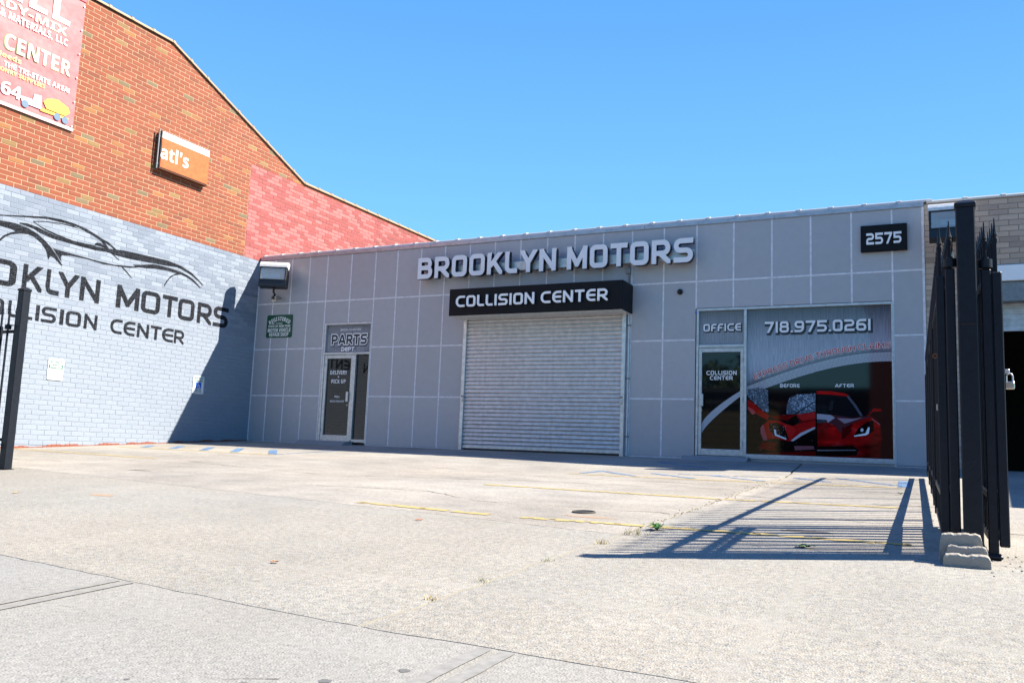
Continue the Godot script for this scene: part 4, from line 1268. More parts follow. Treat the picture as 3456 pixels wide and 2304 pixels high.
# ---------------------------------------------------------------- signs on the shop
func build_signs() -> void:
	# channel letters on their raceway
	var t := thing("channel_letter_sign", "long raised lettering reading BROOKLYN MOTORS above the shutter", "sign", Vector3(8.45, 4.2, 0.0))
	bx("raceway", Vector3(5.75, 4.045, 0.005), Vector3(11.75, 4.25, 0.13), 0.004, M.alum, t)
	for l in line_of("BROOKLYN MOTORS", 6.59, 0.503, 0.215, 0.14):
		var b := MB.new()
		b.extrude(l[0], 0.131, 0.262, Transform3D(Basis.IDENTITY, Vector3(5.185, 3.957, 0)))
		var s := put(b, "letter", M.letterside, t)
		b = MB.new()
		b.extrude(l[0], 0.2625, 0.266, Transform3D(Basis.IDENTITY, Vector3(5.185, 3.957, 0)), W1, false)
		put(b, "letter_face", M.letterface, s)
	# canopy box over the shutter
	t = thing("canopy_sign", "black box canopy with white COLLISION CENTER letters over the shutter", "sign", Vector3(8.4, 2.98, 0.0))
	bx("canopy", Vector3(6.32, 2.98, 0.006), Vector3(10.435, 3.588, 0.64), 0.006, M.signblack, t)
	bx("soffit", Vector3(6.34, 2.972, 0.02), Vector3(10.415, 2.979, 0.62), 0.0, M.hood, t)
	for l in line_of("COLLISION CENTER", 3.6, 0.252, 0.19, 0.17):
		var b := MB.new()
		b.extrude(l[0], 0.68, 0.705, Transform3D(Basis.IDENTITY, Vector3(6.53, 3.163, 0)))
		var s := put(b, "letter", M.letterwhite, t)
		b = MB.new()
		var xm: float = 6.53 + (l[1] + l[2]) * 0.5
		var poly: PackedVector2Array = l[0][0]
		var c := Vector2.ZERO
		for p in poly: c += p
		c = (poly[0] + poly[1] + poly[2]) / 3.0
		b.tube([Vector3(6.53 + poly[0].x * 0.5 + poly[poly.size() / 2].x * 0.5, 3.2, 0.639), Vector3(6.53 + poly[0].x * 0.5 + poly[poly.size() / 2].x * 0.5, 3.2, 0.681)], 0.008, 6)
		put(b, "standoff", M.signblack, s)
	# street number
	t = thing("number_sign", "black box sign with the white number 2575", "sign", Vector3(15.31, 3.975, 0.0))
	bx("sign_box", Vector3(14.915, 3.975, 0.006), Vector3(15.71, 4.475, 0.09), 0.008, M.signblack, t)
	for l in line_of("2575", 0.6, 0.215, 0.2, 0.15):
		var b := MB.new()
		b.extrude(l[0], 0.09, 0.105, Transform3D(Basis.IDENTITY, Vector3(15.015, 4.105, 0)), W1, false)
		put(b, "digit", M.letterwhite, t)
	# state registration plate
	t = thing("registration_sign", "dark green REGISTERED motor vehicle repair shop sign", "sign", Vector3(0.83, 2.7, 0.0))
	var b := MB.new()
	b.extrude([rounded_rect(0.4, 2.705, 1.262, 3.3, 0.04)], 0.006, 0.012)
	put(b, "plate", M.green, t)
	var letters := "REGISTERED"
	for k in letters.length():
		var u := (k - 4.5) / 4.5
		var a := -u * 0.5
		words(letters[k], -1.0, 0.105, Vector3(0.83 + u * 0.32, 3.2 - 0.09 * u * u, 0.013), Basis(Vector3.BACK, a), M.signwhite, t)
	words("NO. 7118341", 0.34, 0.045, Vector3(0.75, 3.075, 0.013), Basis.IDENTITY, M.signwhite, t, 400)
	words("STATE OF NEW YORK", 0.74, 0.06, Vector3(0.83, 3.005, 0.013), Basis.IDENTITY, M.signwhite, t)
	words("MOTOR VEHICLE", 0.76, 0.1, Vector3(0.83, 2.9, 0.013), Basis.IDENTITY, M.signwhite, t)
	words("REPAIR SHOP", 0.64, 0.1, Vector3(0.83, 2.785, 0.013), Basis.IDENTITY, M.signwhite, t)
	# conduit and junction box feeding the big letters
	t = thing("electrical_conduit", "grey conduit and junction box between the letters and canopy", "conduit", Vector3(10.34, 3.6, 0.0))
	bx("junction_box", Vector3(10.29, 3.84, 0.006), Vector3(10.39, 3.97, 0.07), 0.006, M.steelgrey, t)
	b = MB.new()
	b.tube([Vector3(10.345, 3.6, 0.03), Vector3(10.345, 3.84, 0.03)], 0.018, 8)
	put(b, "pipe", M.steelgrey, t)
	b = MB.new()
	b.tube([Vector3(10.345, 3.97, 0.03), Vector3(10.345, 4.04, 0.05)], 0.018, 8)
	put(b, "pipe", M.steelgrey, t)
	t = thing("downpipe", "slim grey pipe running down beside the right shutter rail", "pipe", Vector3(10.38, 0.0, 0.0))
	b = MB.new()
	b.tube([Vector3(10.375, 0.02, 0.035), Vector3(10.375, 2.75, 0.035), Vector3(10.36, 2.8, 0.035), Vector3(10.36, 2.975, 0.035)], 0.018, 8)
	put(b, "pipe", M.galv, t)
	for y in [0.4, 1.6, 2.72]: bx("clip", Vector3(10.34, y, 0.006), Vector3(10.41, y + 0.03, 0.056), 0.003, M.steelgrey, t)
	# cameras
	t = thing("dome_camera", "small black dome camera on the grey panel left of the office", "camera", Vector3(11.45, 3.4, 0.0))
	b = MB.new()
	var face := Basis(Vector3.RIGHT, PI / 2)
	b.lathe([Vector2(0.058, 0.006), Vector2(0.058, 0.03), Vector2(0.05, 0.04)], 18, Transform3D(face, Vector3(11.45, 3.4, 0)))
	put(b, "base", M.blackmetal, t)
	b = MB.new()
	b.lathe([Vector2(0.05, 0.04), Vector2(0.044, 0.062), Vector2(0.026, 0.08), Vector2(0.0, 0.086)], 18, Transform3D(face, Vector3(11.45, 3.4, 0)))
	put(b, "dome", M.glass, t)
	t = thing("bullet_camera", "small dark camera tucked beside the left floodlight bracket", "camera", Vector3(0.8, 3.74, 0.0))
	b = MB.new()
	b.tube([Vector3(0.76, 3.75, 0.006), Vector3(0.78, 3.75, 0.06)], 0.03, 12)
	put(b, "base", M.blackmetal, t)
	b = MB.new()
	b.tube([Vector3(0.77, 3.75, 0.05), Vector3(0.83, 3.745, 0.14)], 0.042, 14)
	put(b, "housing", M.steelgrey, t)
	# padlocks on the shutter
	padlock("padlock", "small padlock on the left shutter rail", Vector3(6.46, 1.14, 0.125), 0.9)
	padlock("padlock", "small padlock on the right shutter rail", Vector3(10.26, 1.12, 0.125), 1.0)
	# entrance steps
	step("entry_step", "low concrete step under the parts department door", 1.95, 3.4, 0.1, 0.5)
	step("entry_step", "low concrete step under the office door", 11.6, 12.88, 0.08, 0.42)
	flood(Vector3(0.6, 3.74, 0.0), Vector3(0.96, 4.2, 0.48), 0.5, "black floodlight high on the grey panels at the left corner")
	flood(Vector3(16.4, 3.82, -0.02), Vector3(16.42, 4.27, 0.5), 0.0, "black floodlight on the beige brick behind the gate post")

func rounded_rect(x0: float, y0: float, x1: float, y1: float, r: float) -> PackedVector2Array:
	var q := PackedVector2Array()
	for c in [[x1 - r, y1 - r, 0.0], [x0 + r, y1 - r, PI / 2], [x0 + r, y0 + r, PI], [x1 - r, y0 + r, PI * 1.5]]:
		for k in 5: q.append(Vector2(c[0] + cos(c[2] + k * PI / 8) * r, c[1] + sin(c[2] + k * PI / 8) * r))
	return q

func padlock(called: String, label: String, at: Vector3, s: float) -> void:
	var t := thing(called, label, "padlock", at, "padlocks")
	var b := MB.new()
	b.box(at + Vector3(-0.028, -0.05, -0.012) * s, at + Vector3(0.028, 0.0, 0.012) * s, 0.006)
	put(b, "body", M.brass, t)
	b = MB.new()
	var arc := []
	for k in 9:
		var a := PI * k / 8.0
		arc.append(at + Vector3(cos(a) * 0.018, 0.03 + sin(a) * 0.022, 0) * s)
	arc.push_front(at + Vector3(0.018, 0.0, 0) * s)
	arc.push_back(at + Vector3(-0.018, 0.0, 0) * s)
	b.tube(arc, 0.005 * s, 8)
	put(b, "shackle", M.galv, t)

func step(called: String, label: String, x0: float, x1: float, h: float, d: float) -> void:
	var b := MB.new()
	var slope := PackedVector2Array([Vector2(0.016, -0.1), Vector2(0.016, h), Vector2(d * 0.55, h - 0.005), Vector2(d, gy(x0, d) - 0.02), Vector2(d, -0.2)])
	b.extrude([slope], 0.0, x1 - x0, Transform3D(Basis(Vector3(0, 0, 1), Vector3(0, 1, 0), Vector3(-1, 0, 0)), Vector3(x1, 0, 0)))
	var o := put(b, called, M.concrete_step, self)
	meta(o, label, "step", "entrance steps")

func flood(plate: Vector3, at: Vector3, yaw: float, label: String) -> void:
	var t := thing("floodlight", label, "floodlight", plate, "wall floodlights")
	bx("wall_plate", plate + Vector3(-0.07, -0.08, 0.006), plate + Vector3(0.07, 0.08, 0.035), 0.008, M.hood, t)
	var b := MB.new()
	var foot := at + Vector3(0, -0.3, -0.02)
	b.tube([plate + Vector3(0, 0, 0.02), plate + Vector3(0, 0, 0.1), Vector3(foot.x, plate.y + 0.02, foot.z - 0.06), Vector3(foot.x, plate.y + 0.07, foot.z), foot + Vector3(0, 0.03, 0)], 0.028, 10)
	put(b, "arm", M.blackmetal, t)
	var bs := Basis(Vector3.UP, yaw) * Basis(Vector3.RIGHT, -0.16)
	var xf := Transform3D(bs, at)
	var prof := PackedVector2Array([Vector2(0.15, -0.29), Vector2(0.15, -0.13), Vector2(0.03, -0.13), Vector2(0.03, 0.2), Vector2(0.0, 0.2), Vector2(-0.08, 0.2), Vector2(-0.16, 0.1), Vector2(-0.16, -0.24), Vector2(-0.1, -0.29)])
	var side := Transform3D(bs * Basis(Vector3(0, 0, 1), Vector3(0, 1, 0), Vector3(-1, 0, 0)), at + bs * Vector3(0.34, 0, 0))
	b = MB.new()
	b.extrude([prof], 0.0, 0.68, side)
	put(b, "housing", M.blackmetal, t)
	# bezel round the glass
	b = MB.new()
	for s in [[-0.34, -0.13, -0.305, 0.22], [0.305, -0.13, 0.34, 0.22], [-0.3049, 0.19, 0.3049, 0.22], [-0.3049, -0.129, 0.3049, -0.11]]:
		b.box(Vector3(s[0], s[1], 0.029), Vector3(s[2], s[3], 0.165), 0.006, xf)
	put(b, "bezel", M.blackmetal, t)
	# reflector: four facets round a lamp tube
	b = MB.new()
	var o := [Vector3(-.3, -.11, .15), Vector3(.3, -.11, .15), Vector3(.3, .19, .15), Vector3(-.3, .19, .15)]
	var i := [Vector3(-.15, -.02, .0315), Vector3(.15, -.02, .0315), Vector3(.15, .1, .0315), Vector3(-.15, .1, .0315)]
	for k in 4: b.quad(xf * o[k], xf * o[(k + 1) % 4], xf * i[(k + 1) % 4], xf * i[k])
	b.quad(xf * i[0], xf * i[1], xf * i[2], xf * i[3])
	put(b, "reflector", M.reflector, t)
	b = MB.new()
	b.box(Vector3(-.304, -.109, .157), Vector3(.304, .189, .161), 0.0, xf)
	put(b, "lens", M.pane, t)
	# pale rounded visor on top
	b = MB.new()
	var vis := PackedVector2Array([Vector2(0.172, 0.222), Vector2(0.166, 0.28), Vector2(0.13, 0.345), Vector2(0.05, 0.39), Vector2(-0.08, 0.39), Vector2(-0.15, 0.3), Vector2(-0.17, 0.2), Vector2(0.028, 0.201), Vector2(0.028, 0.222)])
	b.extrude([vis], -0.012, 0.692, side)
	put(b, "visor", M.hood, t)

# ---------------------------------------------------------------- things on the painted wall
func build_wall_things() -> void:
	var on_x := Basis(Vector3(0, 0, -1), Vector3(0, 1, 0), Vector3(1, 0, 0))   # local x runs to -z, face towards +x
	# vinyl banner
	var t := thing("banner", "large faded red banner with white lettering high on the brick", "banner", Vector3(0.05, 6.3, 7.4))
	var b := MB.new()
	var nz := 26
	var ny := 18
	var at := func(i: int, j: int) -> Vector3:
		var u := float(i) / nz
		var w := float(j) / ny
		var belly := 0.005 * sin(PI * u) * sin(PI * w) + 0.006 * sin(u * 17.0) * sin(PI * w) + 0.003 * sin(w * 23.0 + u * 5.0)
		return Vector3(0.035 + belly, lerpf(6.36, 9.16, w), lerpf(9.1, 5.79, u))
	for i in nz:
		for j in ny: b.quad(at.call(i, j), at.call(i + 1, j), at.call(i + 1, j + 1), at.call(i, j + 1))
	put(b, "sheet", mat(Color(0.6, 0.18, 0.18), 0.3, 0.0, M.g1, 0.5), t)
	bx("hem", Vector3(0.02, 6.3, 5.785), Vector3(0.05, 6.365, 9.1), 0.005, mat(Color(0.75, 0.6, 0.58), 0.5), t)
	bx("hem", Vector3(0.02, 9.155, 5.77), Vector3(0.055, 9.25, 9.1), 0.005, mat(Color(0.6, 0.04, 0.05), 0.5), t)
	for k in 6:
		var g := MB.new()
		g.lathe([Vector2(0, 0.01), Vector2(0.016, 0.01), Vector2(0.02, 0)], 10, Transform3D(Basis(Vector3.FORWARD, PI / 2), Vector3(0.05, 6.4 + k * 0.53, 5.83)))
		put(g, "grommet", M.galv, t)
	var xw := 0.052
	words("ELL", 1.43, 0.62, Vector3(xw, 8.78, 6.83), on_x, M.signwhite, t, 900)
	words("READY-MIX", 2.0, 0.17, Vector3(xw, 8.32, 7.16), on_x, mat(Color(0.85, 0.82, 0.6), 0.4), t, 900)
	words("& MATERIALS, LLC", 1.45, 0.17, Vector3(xw, 8.09, 6.84), on_x, M.signwhite, t, 900)
	words("CENTER", 1.46, 0.34, Vector3(xw - 0.006, 7.575, 6.705), on_x, mat(Color(0.12, 0.16, 0.05), 0.4), t, 900)
	words("CENTER", 1.42, 0.32, Vector3(xw, 7.58, 6.7), on_x, mat(Color(0.85, 0.82, 0.55), 0.4), t, 900)
	words("Needs", 0.52, 0.11, Vector3(xw, 7.29, 7.3), on_x, mat(Color(0.6, 0.55, 0.2), 0.4), t)
	words("THE TRI-STATE AREA!", 1.42, 0.11, Vector3(xw, 7.12, 6.67), on_x, M.signwhite, t, 900)
	words("MASONRY SUPPLIES", 1.2, 0.085, Vector3(xw, 6.995, 7.1), on_x, mat(Color(0.8, 0.62, 0.2), 0.4), t)
	words("64", 0.42, 0.26, Vector3(xw, 6.65, 7.17), on_x, M.signwhite, t, 900)
	# printed mixer truck
	var art := func(pts: Array, x: float, m: Material) -> void:
		var q := PackedVector2Array()
		for k in range(0, pts.size(), 2): q.append(Vector2(-pts[k], pts[k + 1]))
		var g := MB.new()
		g.extrude([q], 0.0, 0.001, Transform3D(on_x, Vector3(x, 0, 0)), W1, false)
		put(g, "truck_print", m, t)
	var yel := mat(Color(0.72, 0.42, 0.05), 0.4)
	var slate := mat(Color(0.1, 0.16, 0.24), 0.4)
	art.call([6.97, 6.62, 6.72, 6.64, 6.7, 6.76, 6.55, 6.78, 6.53, 6.5, 6.94, 6.5], xw, mat(Color(0.6, 0.5, 0.6), 0.4))
	art.call([6.5, 6.68, 6.42, 6.78, 6.2, 6.84, 5.95, 6.76, 5.9, 6.66, 6.0, 6.56, 6.42, 6.56], xw + .002, yel)
	art.call([6.54, 6.54, 5.92, 6.54, 5.92, 6.49, 6.54, 6.47], xw + .001, yel)
	for w in [[6.87, 6.49], [6.17, 6.48], [5.99, 6.47]]:
		var q := []
		for k in 14: q.append_array([w[0] + cos(TAU * k / 14) * 0.075, w[1] + sin(TAU * k / 14) * 0.075])
		art.call(q, xw + .003, slate)
	# orange box sign
	t = thing("orange_box_sign", "faded orange box sign with a white top on the brick", "sign", Vector3(0.0, 6.2, 2.9))
	bx("cabinet", Vector3(0.03, 6.2, 2.16), Vector3(0.125, 7.09, 3.63), 0.008, M.blackmetal, t)
	bx("face", Vector3(0.126, 6.23, 2.165), Vector3(0.134, 6.93, 3.6), 0.002, M.orange, t)
	bx("face_top", Vector3(0.126, 6.931, 2.165), Vector3(0.134, 7.085, 3.6), 0.002, M.signwhite, t)
	bx("bottom_lip", Vector3(0.02, 6.185, 2.15), Vector3(0.15, 6.199, 3.63), 0.003, M.rust, t)
	words("atl's", 0.82, 0.34, Vector3(0.136, 6.6, 3.2), on_x, M.signwhite, t)
	for y in [6.3, 6.95]:
		b = MB.new()
		b.tube([Vector3(0.0, y, 3.66), Vector3(0.1, y, 3.66), Vector3(0.1, y, 3.62)], 0.014, 6)
		put(b, "bracket", M.steelgrey, t)
	b = MB.new()
	b.tube([Vector3(0.1, 6.18, 3.67), Vector3(0.1, 7.12, 3.67)], 0.02, 8)
	put(b, "bracket", M.steelgrey, t)
	# parking signs
	parking_sign("white and green RESERVED PARKING plate in full sun on the painted wall", Vector3(0.012, 1.1, 5.59), false)
	parking_sign("accessible parking plate with blue wheelchair symbol, half in the shadow", Vector3(0.012, 1.1, 1.79), true)

func parking_sign(label: String, at: Vector3, wheel: bool) -> void:
	var on_x := Basis(Vector3(0, 0, -1), Vector3(0, 1, 0), Vector3(1, 0, 0))
	var t := thing("parking_sign", label, "sign", at, "parking signs on the painted wall")
	var xf := Transform3D(on_x, at)
	var b := MB.new()
	b.extrude([rounded_rect(-0.175, 0.0, 0.175, 0.44, 0.03)], 0.0, 0.006, xf)
	put(b, "plate", M.signwhite, t)
	b = MB.new()   # green border line
	var o := rounded_rect(-0.165, 0.01, 0.165, 0.43, 0.025)
	var i := rounded_rect(-0.157, 0.018, 0.157, 0.422, 0.02)
	for k in o.size():
		var k2 := (k + 1) % o.size()
		b.quad(xf * Vector3(o[k].x, o[k].y, .0075), xf * Vector3(o[k2].x, o[k2].y, .0075), xf * Vector3(i[k2].x, i[k2].y, .0075), xf * Vector3(i[k].x, i[k].y, .0075))
	put(b, "border", M.signgreen, t)
	var green := func(y0: float, y1: float) -> void:
		var g := MB.new()
		g.extrude([PackedVector2Array([Vector2(-.15, y0), Vector2(.15, y0), Vector2(.15, y1), Vector2(-.15, y1)])], 0.006, 0.0085, xf, W1, false)
		put(g, "green_field", M.signgreen, t)
	if not wheel:
		green.call(0.235, 0.32)
		words("RESERVED", 0.27, 0.055, xf * Vector3(0, 0.37, 0.009), on_x, M.signgreen, t)
		words("PARKING", 0.25, 0.055, xf * Vector3(0, 0.278, 0.01), on_x, M.signwhite, t)
	else:
		words("RESERVED", 0.27, 0.045, xf * Vector3(0, 0.385, 0.009), on_x, M.signgreen, t)
		words("PARKING", 0.25, 0.045, xf * Vector3(0, 0.325, 0.009), on_x, M.signgreen, t)
		b = MB.new()
		b.extrude([rounded_rect(-0.085, 0.13, 0.085, 0.29, 0.01)], 0.006, 0.009, xf, W1, false)
		put(b, "blue_field", M.signblue, t)
		b = MB.new()
		var w := func(pts: Array, r: float) -> void:
			var line := PackedVector2Array()
			for p in pts: line.append(Vector2(p[0], p[1]))
			b.extrude(Geometry2D.offset_polyline(line, r, Geometry2D.JOIN_ROUND, Geometry2D.END_ROUND), 0.009, 0.011, xf, W1, false)
		w.call([[-0.018, 0.268], [-0.018, 0.272]], 0.012)
		w.call([[-0.016, 0.25], [-0.01, 0.195], [0.028, 0.195], [0.045, 0.155], [0.06, 0.158]], 0.007)
		w.call([[-0.014, 0.225], [0.025, 0.225]], 0.005)
		var arc := []
		for k in 12:
			var a := 2.2 + k * 0.36
			arc.append([0.0 - 0.005 + cos(a) * 0.04, 0.18 + sin(a) * 0.04])
		w.call(arc, 0.005)
		put(b, "wheelchair_symbol", M.signwhite, t)
		words("PERMIT ONLY", 0.2, 0.025, xf * Vector3(0, 0.1, 0.009), on_x, M.signgreen, t)
		words("VEHICLES TOWED", 0.22, 0.025, xf * Vector3(0, 0.06, 0.009), on_x, M.signgreen, t)

# ---------------------------------------------------------------- beige neighbour
func build_neighbour() -> void:
	var t := thing("beige_building", "beige brick building with a garage opening right of the gate", "building", Vector3(19, 0, 0))
	bx("wall", Vector3(15.97, 3.6, -0.3), Vector3(24, 4.83, -0.02), 0.0, M.beigemortar, t)
	bx("wall", Vector3(15.97, -0.5, -0.3), Vector3(17.0, 3.6, -0.02), 0.0, M.beigemortar, t)
	bx("wall", Vector3(22.5, -0.5, -0.3), Vector3(24, 3.6, -0.02), 0.0, M.beigemortar, t)
	var cell := 0
	for j in 50:
		var y0 := -0.18 + j * COURSE
		if y0 > 4.75: break
		for i in 28:
			var x0 := 15.995 + i * BLEN - (0.15 if j % 2 else 0.0)
			var x1 := x0 + BLEN - 0.012
			x0 = maxf(x0, 15.995)
			if x0 > 17.7: continue
			if y0 < 3.58: x1 = minf(x1, 17.0)
			if x1 - x0 < 0.03: continue
			var y1 := minf(y0 + COURSE - 0.012, 4.82)
			var b := MB.new()
			b.box(Vector3(x0, y0, -0.022), Vector3(x1, y1, -0.012 + (hash3(i, j, 12) - .5) * 0.003), 0.003)
			var k := 0.84 + 0.3 * hash3(i, j, 14)
			var col := Color(0.62, 0.47, 0.37) * k if hash3(i, j, 15) > 0.12 else Color(0.48, 0.36, 0.29) * k
			col.a = 1
			for q in b.c.size(): b.c[q] = col
			put(b, "brick", M.beigebrick, t)
			cell += 1
	var tile := coping_tile(0.6, 0.36, 0.045)
	for k in 10: inst(tile, "coping_tile", M.coping_white, t, Vector3(16.04 + k * 0.6, 4.85, -0.17))
	# lintel, housing, sectional door part-way up
	bx("lintel", Vector3(16.98, 3.31, -0.05), Vector3(22.6, 3.595, 0.06), 0.01, M.letterwhite, t)
	bx("shutter_housing", Vector3(17.0, 2.95, -0.3), Vector3(22.5, 3.3, 0.02), 0.01, M.steelgrey, t)
	for k in 5: bx("door_section", Vector3(17.01, 2.46 + k * 0.1, -0.26), Vector3(22.5, 2.558 + k * 0.1, -0.22), 0.004, M.whitepaint, t)
	# the dark garage behind the opening
	var b := MB.new()
	b.box(Vector3(15.98, -0.4, -9.3), Vector3(24, 4.6, -9.0))
	b.box(Vector3(15.98, 4.4, -9.0), Vector3(24, 4.6, -0.3))
	b.box(Vector3(16.2, -0.4, -9.0), Vector3(16.5, 4.4, -0.3))
	b.box(Vector3(23.7, -0.4, -9.0), Vector3(24, 4.4, -0.3))
	put(b, "garage_interior", M.dark, t)
	bx("garage_floor", Vector3(16.5, -0.4, -9.0), Vector3(23.7, 0.02, -0.001), 0.0, M.concrete_step, t)
	t = thing("side_wall", "low concrete wall along the neighbour's drive, shading its forecourt", "wall", Vector3(19.3, 0, 2.7))
	bx("wall_face", Vector3(19.2, -0.6, 0.0), Vector3(19.4, 2.2, 5.6), 0.01, M.concrete_step, t)
	bx("wall_cap", Vector3(19.16, 2.201, -0.0), Vector3(19.44, 2.26, 5.65), 0.01, M.coping_white, t)

# ---------------------------------------------------------------- gates and fences
var picket_mesh: ArrayMesh
var finial_mesh: ArrayMesh
func make_picket() -> void:
	var b := MB.new()
	b.box(Vector3(-0.011, 0.0, -0.011), Vector3(0.011, 2.1, 0.011), 0.002)
	b.box(Vector3(-0.0155, 2.06, -0.0155), Vector3(0.0155, 2.095, 0.0155), 0.003)
	picket_mesh = b.mesh()
	b = MB.new()
	b.lathe([Vector2(0.0, 0.0), Vector2(0.011, 0.004), Vector2(0.018, 0.02), Vector2(0.013, 0.042), Vector2(0.0075, 0.07), Vector2(0.005, 0.105), Vector2(0.0035, 0.14), Vector2(0.0, 0.145)], 8)
	finial_mesh = b.mesh()

# a run of pickets between two points, rails following the slope; heights above the ground
func picket_run(t: Node3D, a: Vector3, c: Vector3, spacing: float, rails: Array, low: float, top: float, sag := 0.0) -> void:   # sag: how much lower the upper parts are over the ground at c
	var d := c - a
	var n := int(d.length() / spacing)
	for k in n + 1:
		var p := a + d * (float(k) / n)
		var o := inst(picket_mesh, "picket", M.gate, t, p + Vector3(0, low, 0), Basis.from_scale(Vector3(1, (top - sag * k / n - low) / 2.1, 1)))
		var f := MeshInstance3D.new()
		f.mesh = finial_mesh
		f.material_override = M.gate
		f.name = "finial"
		o.add_child(f, true)
		f.position = Vector3(0, 2.095, 0)
	var side := Vector3(-d.z, 0, d.x).normalized()
	for r in rails:
		var b := MB.new()
		var p := [a + Vector3(0, r, 0), c + Vector3(0, r - (sag if r > 1.0 else sag * 0.45 if r > 0.3 else 0.0), 0)]
		var s := side * 0.019
		var u := Vector3(0, 0.02, 0)
		var q := [s + u, -s + u, -s - u, s - u]
		for k in 4:
			var k2 := (k + 1) % 4
			b.quad(p[0] + q[k], p[1] + q[k], p[1] + q[k2], p[0] + q[k2])
		b.quad(p[0] + q[0], p[0] + q[1], p[0] + q[2], p[0] + q[3])
		b.quad(p[1] + q[3], p[1] + q[2], p[1] + q[1], p[1] + q[0])
		put(b, "rail", M.gate, t)

func stile(t: Node3D, x: float, z: float, half: float, low: float, top: float, called := "stile") -> MeshInstance3D:
	var y := gy(x, z)
	return bx(called, Vector3(x - half, y + low, z - half), Vector3(x + half, y + top, z + half), 0.006, M.gate, t)

func gate_post(label: String, x: float, z: float, top: float) -> Node3D:
	var y := gy(x, z)
	var t := thing("gate_post", label, "post", Vector3(x, y, z), "gate posts")
	bx("post", Vector3(x - 0.057, y - 0.1, z - 0.057), Vector3(x + 0.057, top - 0.03, z + 0.057), 0.007, M.gate, t)
	var b := MB.new()
	b.box(Vector3(x - 0.064, top - 0.032, z - 0.064), Vector3(x + 0.064, top - 0.004, z + 0.064), 0.004)
	var r := [Vector3(x - .06, top - .004, z + .06), Vector3(x + .06, top - .004, z + .06), Vector3(x + .06, top - .004, z - .06), Vector3(x - .06, top - .004, z - .06)]
	var r2 := [Vector3(x - .03, top + .018, z + .03), Vector3(x + .03, top + .018, z + .03), Vector3(x + .03, top + .018, z - .03), Vector3(x - .03, top + .018, z - .03)]
	for k in 4: b.quad(r[k], r[(k + 1) % 4], r2[(k + 1) % 4], r2[k])
	b.quad(r2[0], r2[1], r2[2], r2[3])
	put(b, "cap", M.gate, t)
	b = MB.new()   # base flare and weld scars
	for s in [[0.03, 0.0], [-0.03, 0.0]]: b.box(Vector3(x - 0.075, y - 0.02, z - 0.075), Vector3(x + 0.075, y + 0.012, z + 0.075), 0.004)
	put(b, "base_plate", M.gate, t)
	bx("weld_scar", Vector3(x - 0.04, y + 1.49, z + 0.0572), Vector3(x + 0.045, y + 1.4935, z + 0.0585), 0.0, M.rustdark, t)
	return t

func hinge(t: Node3D, x: float, y: float, z: float, to_x: float) -> void:
	var b := MB.new()
	b.tube([Vector3(x, y - 0.028, z), Vector3(x, y + 0.028, z)], 0.042, 14)
	b.tube([Vector3(x, y + 0.028, z), Vector3(x, y + 0.044, z)], 0.02, 8)
	b.box(Vector3(minf(x, to_x), y + 0.018, z - 0.025), Vector3(maxf(x, to_x), y + 0.03, z + 0.025), 0.002)
	put(b, "hinge", M.gate, t)

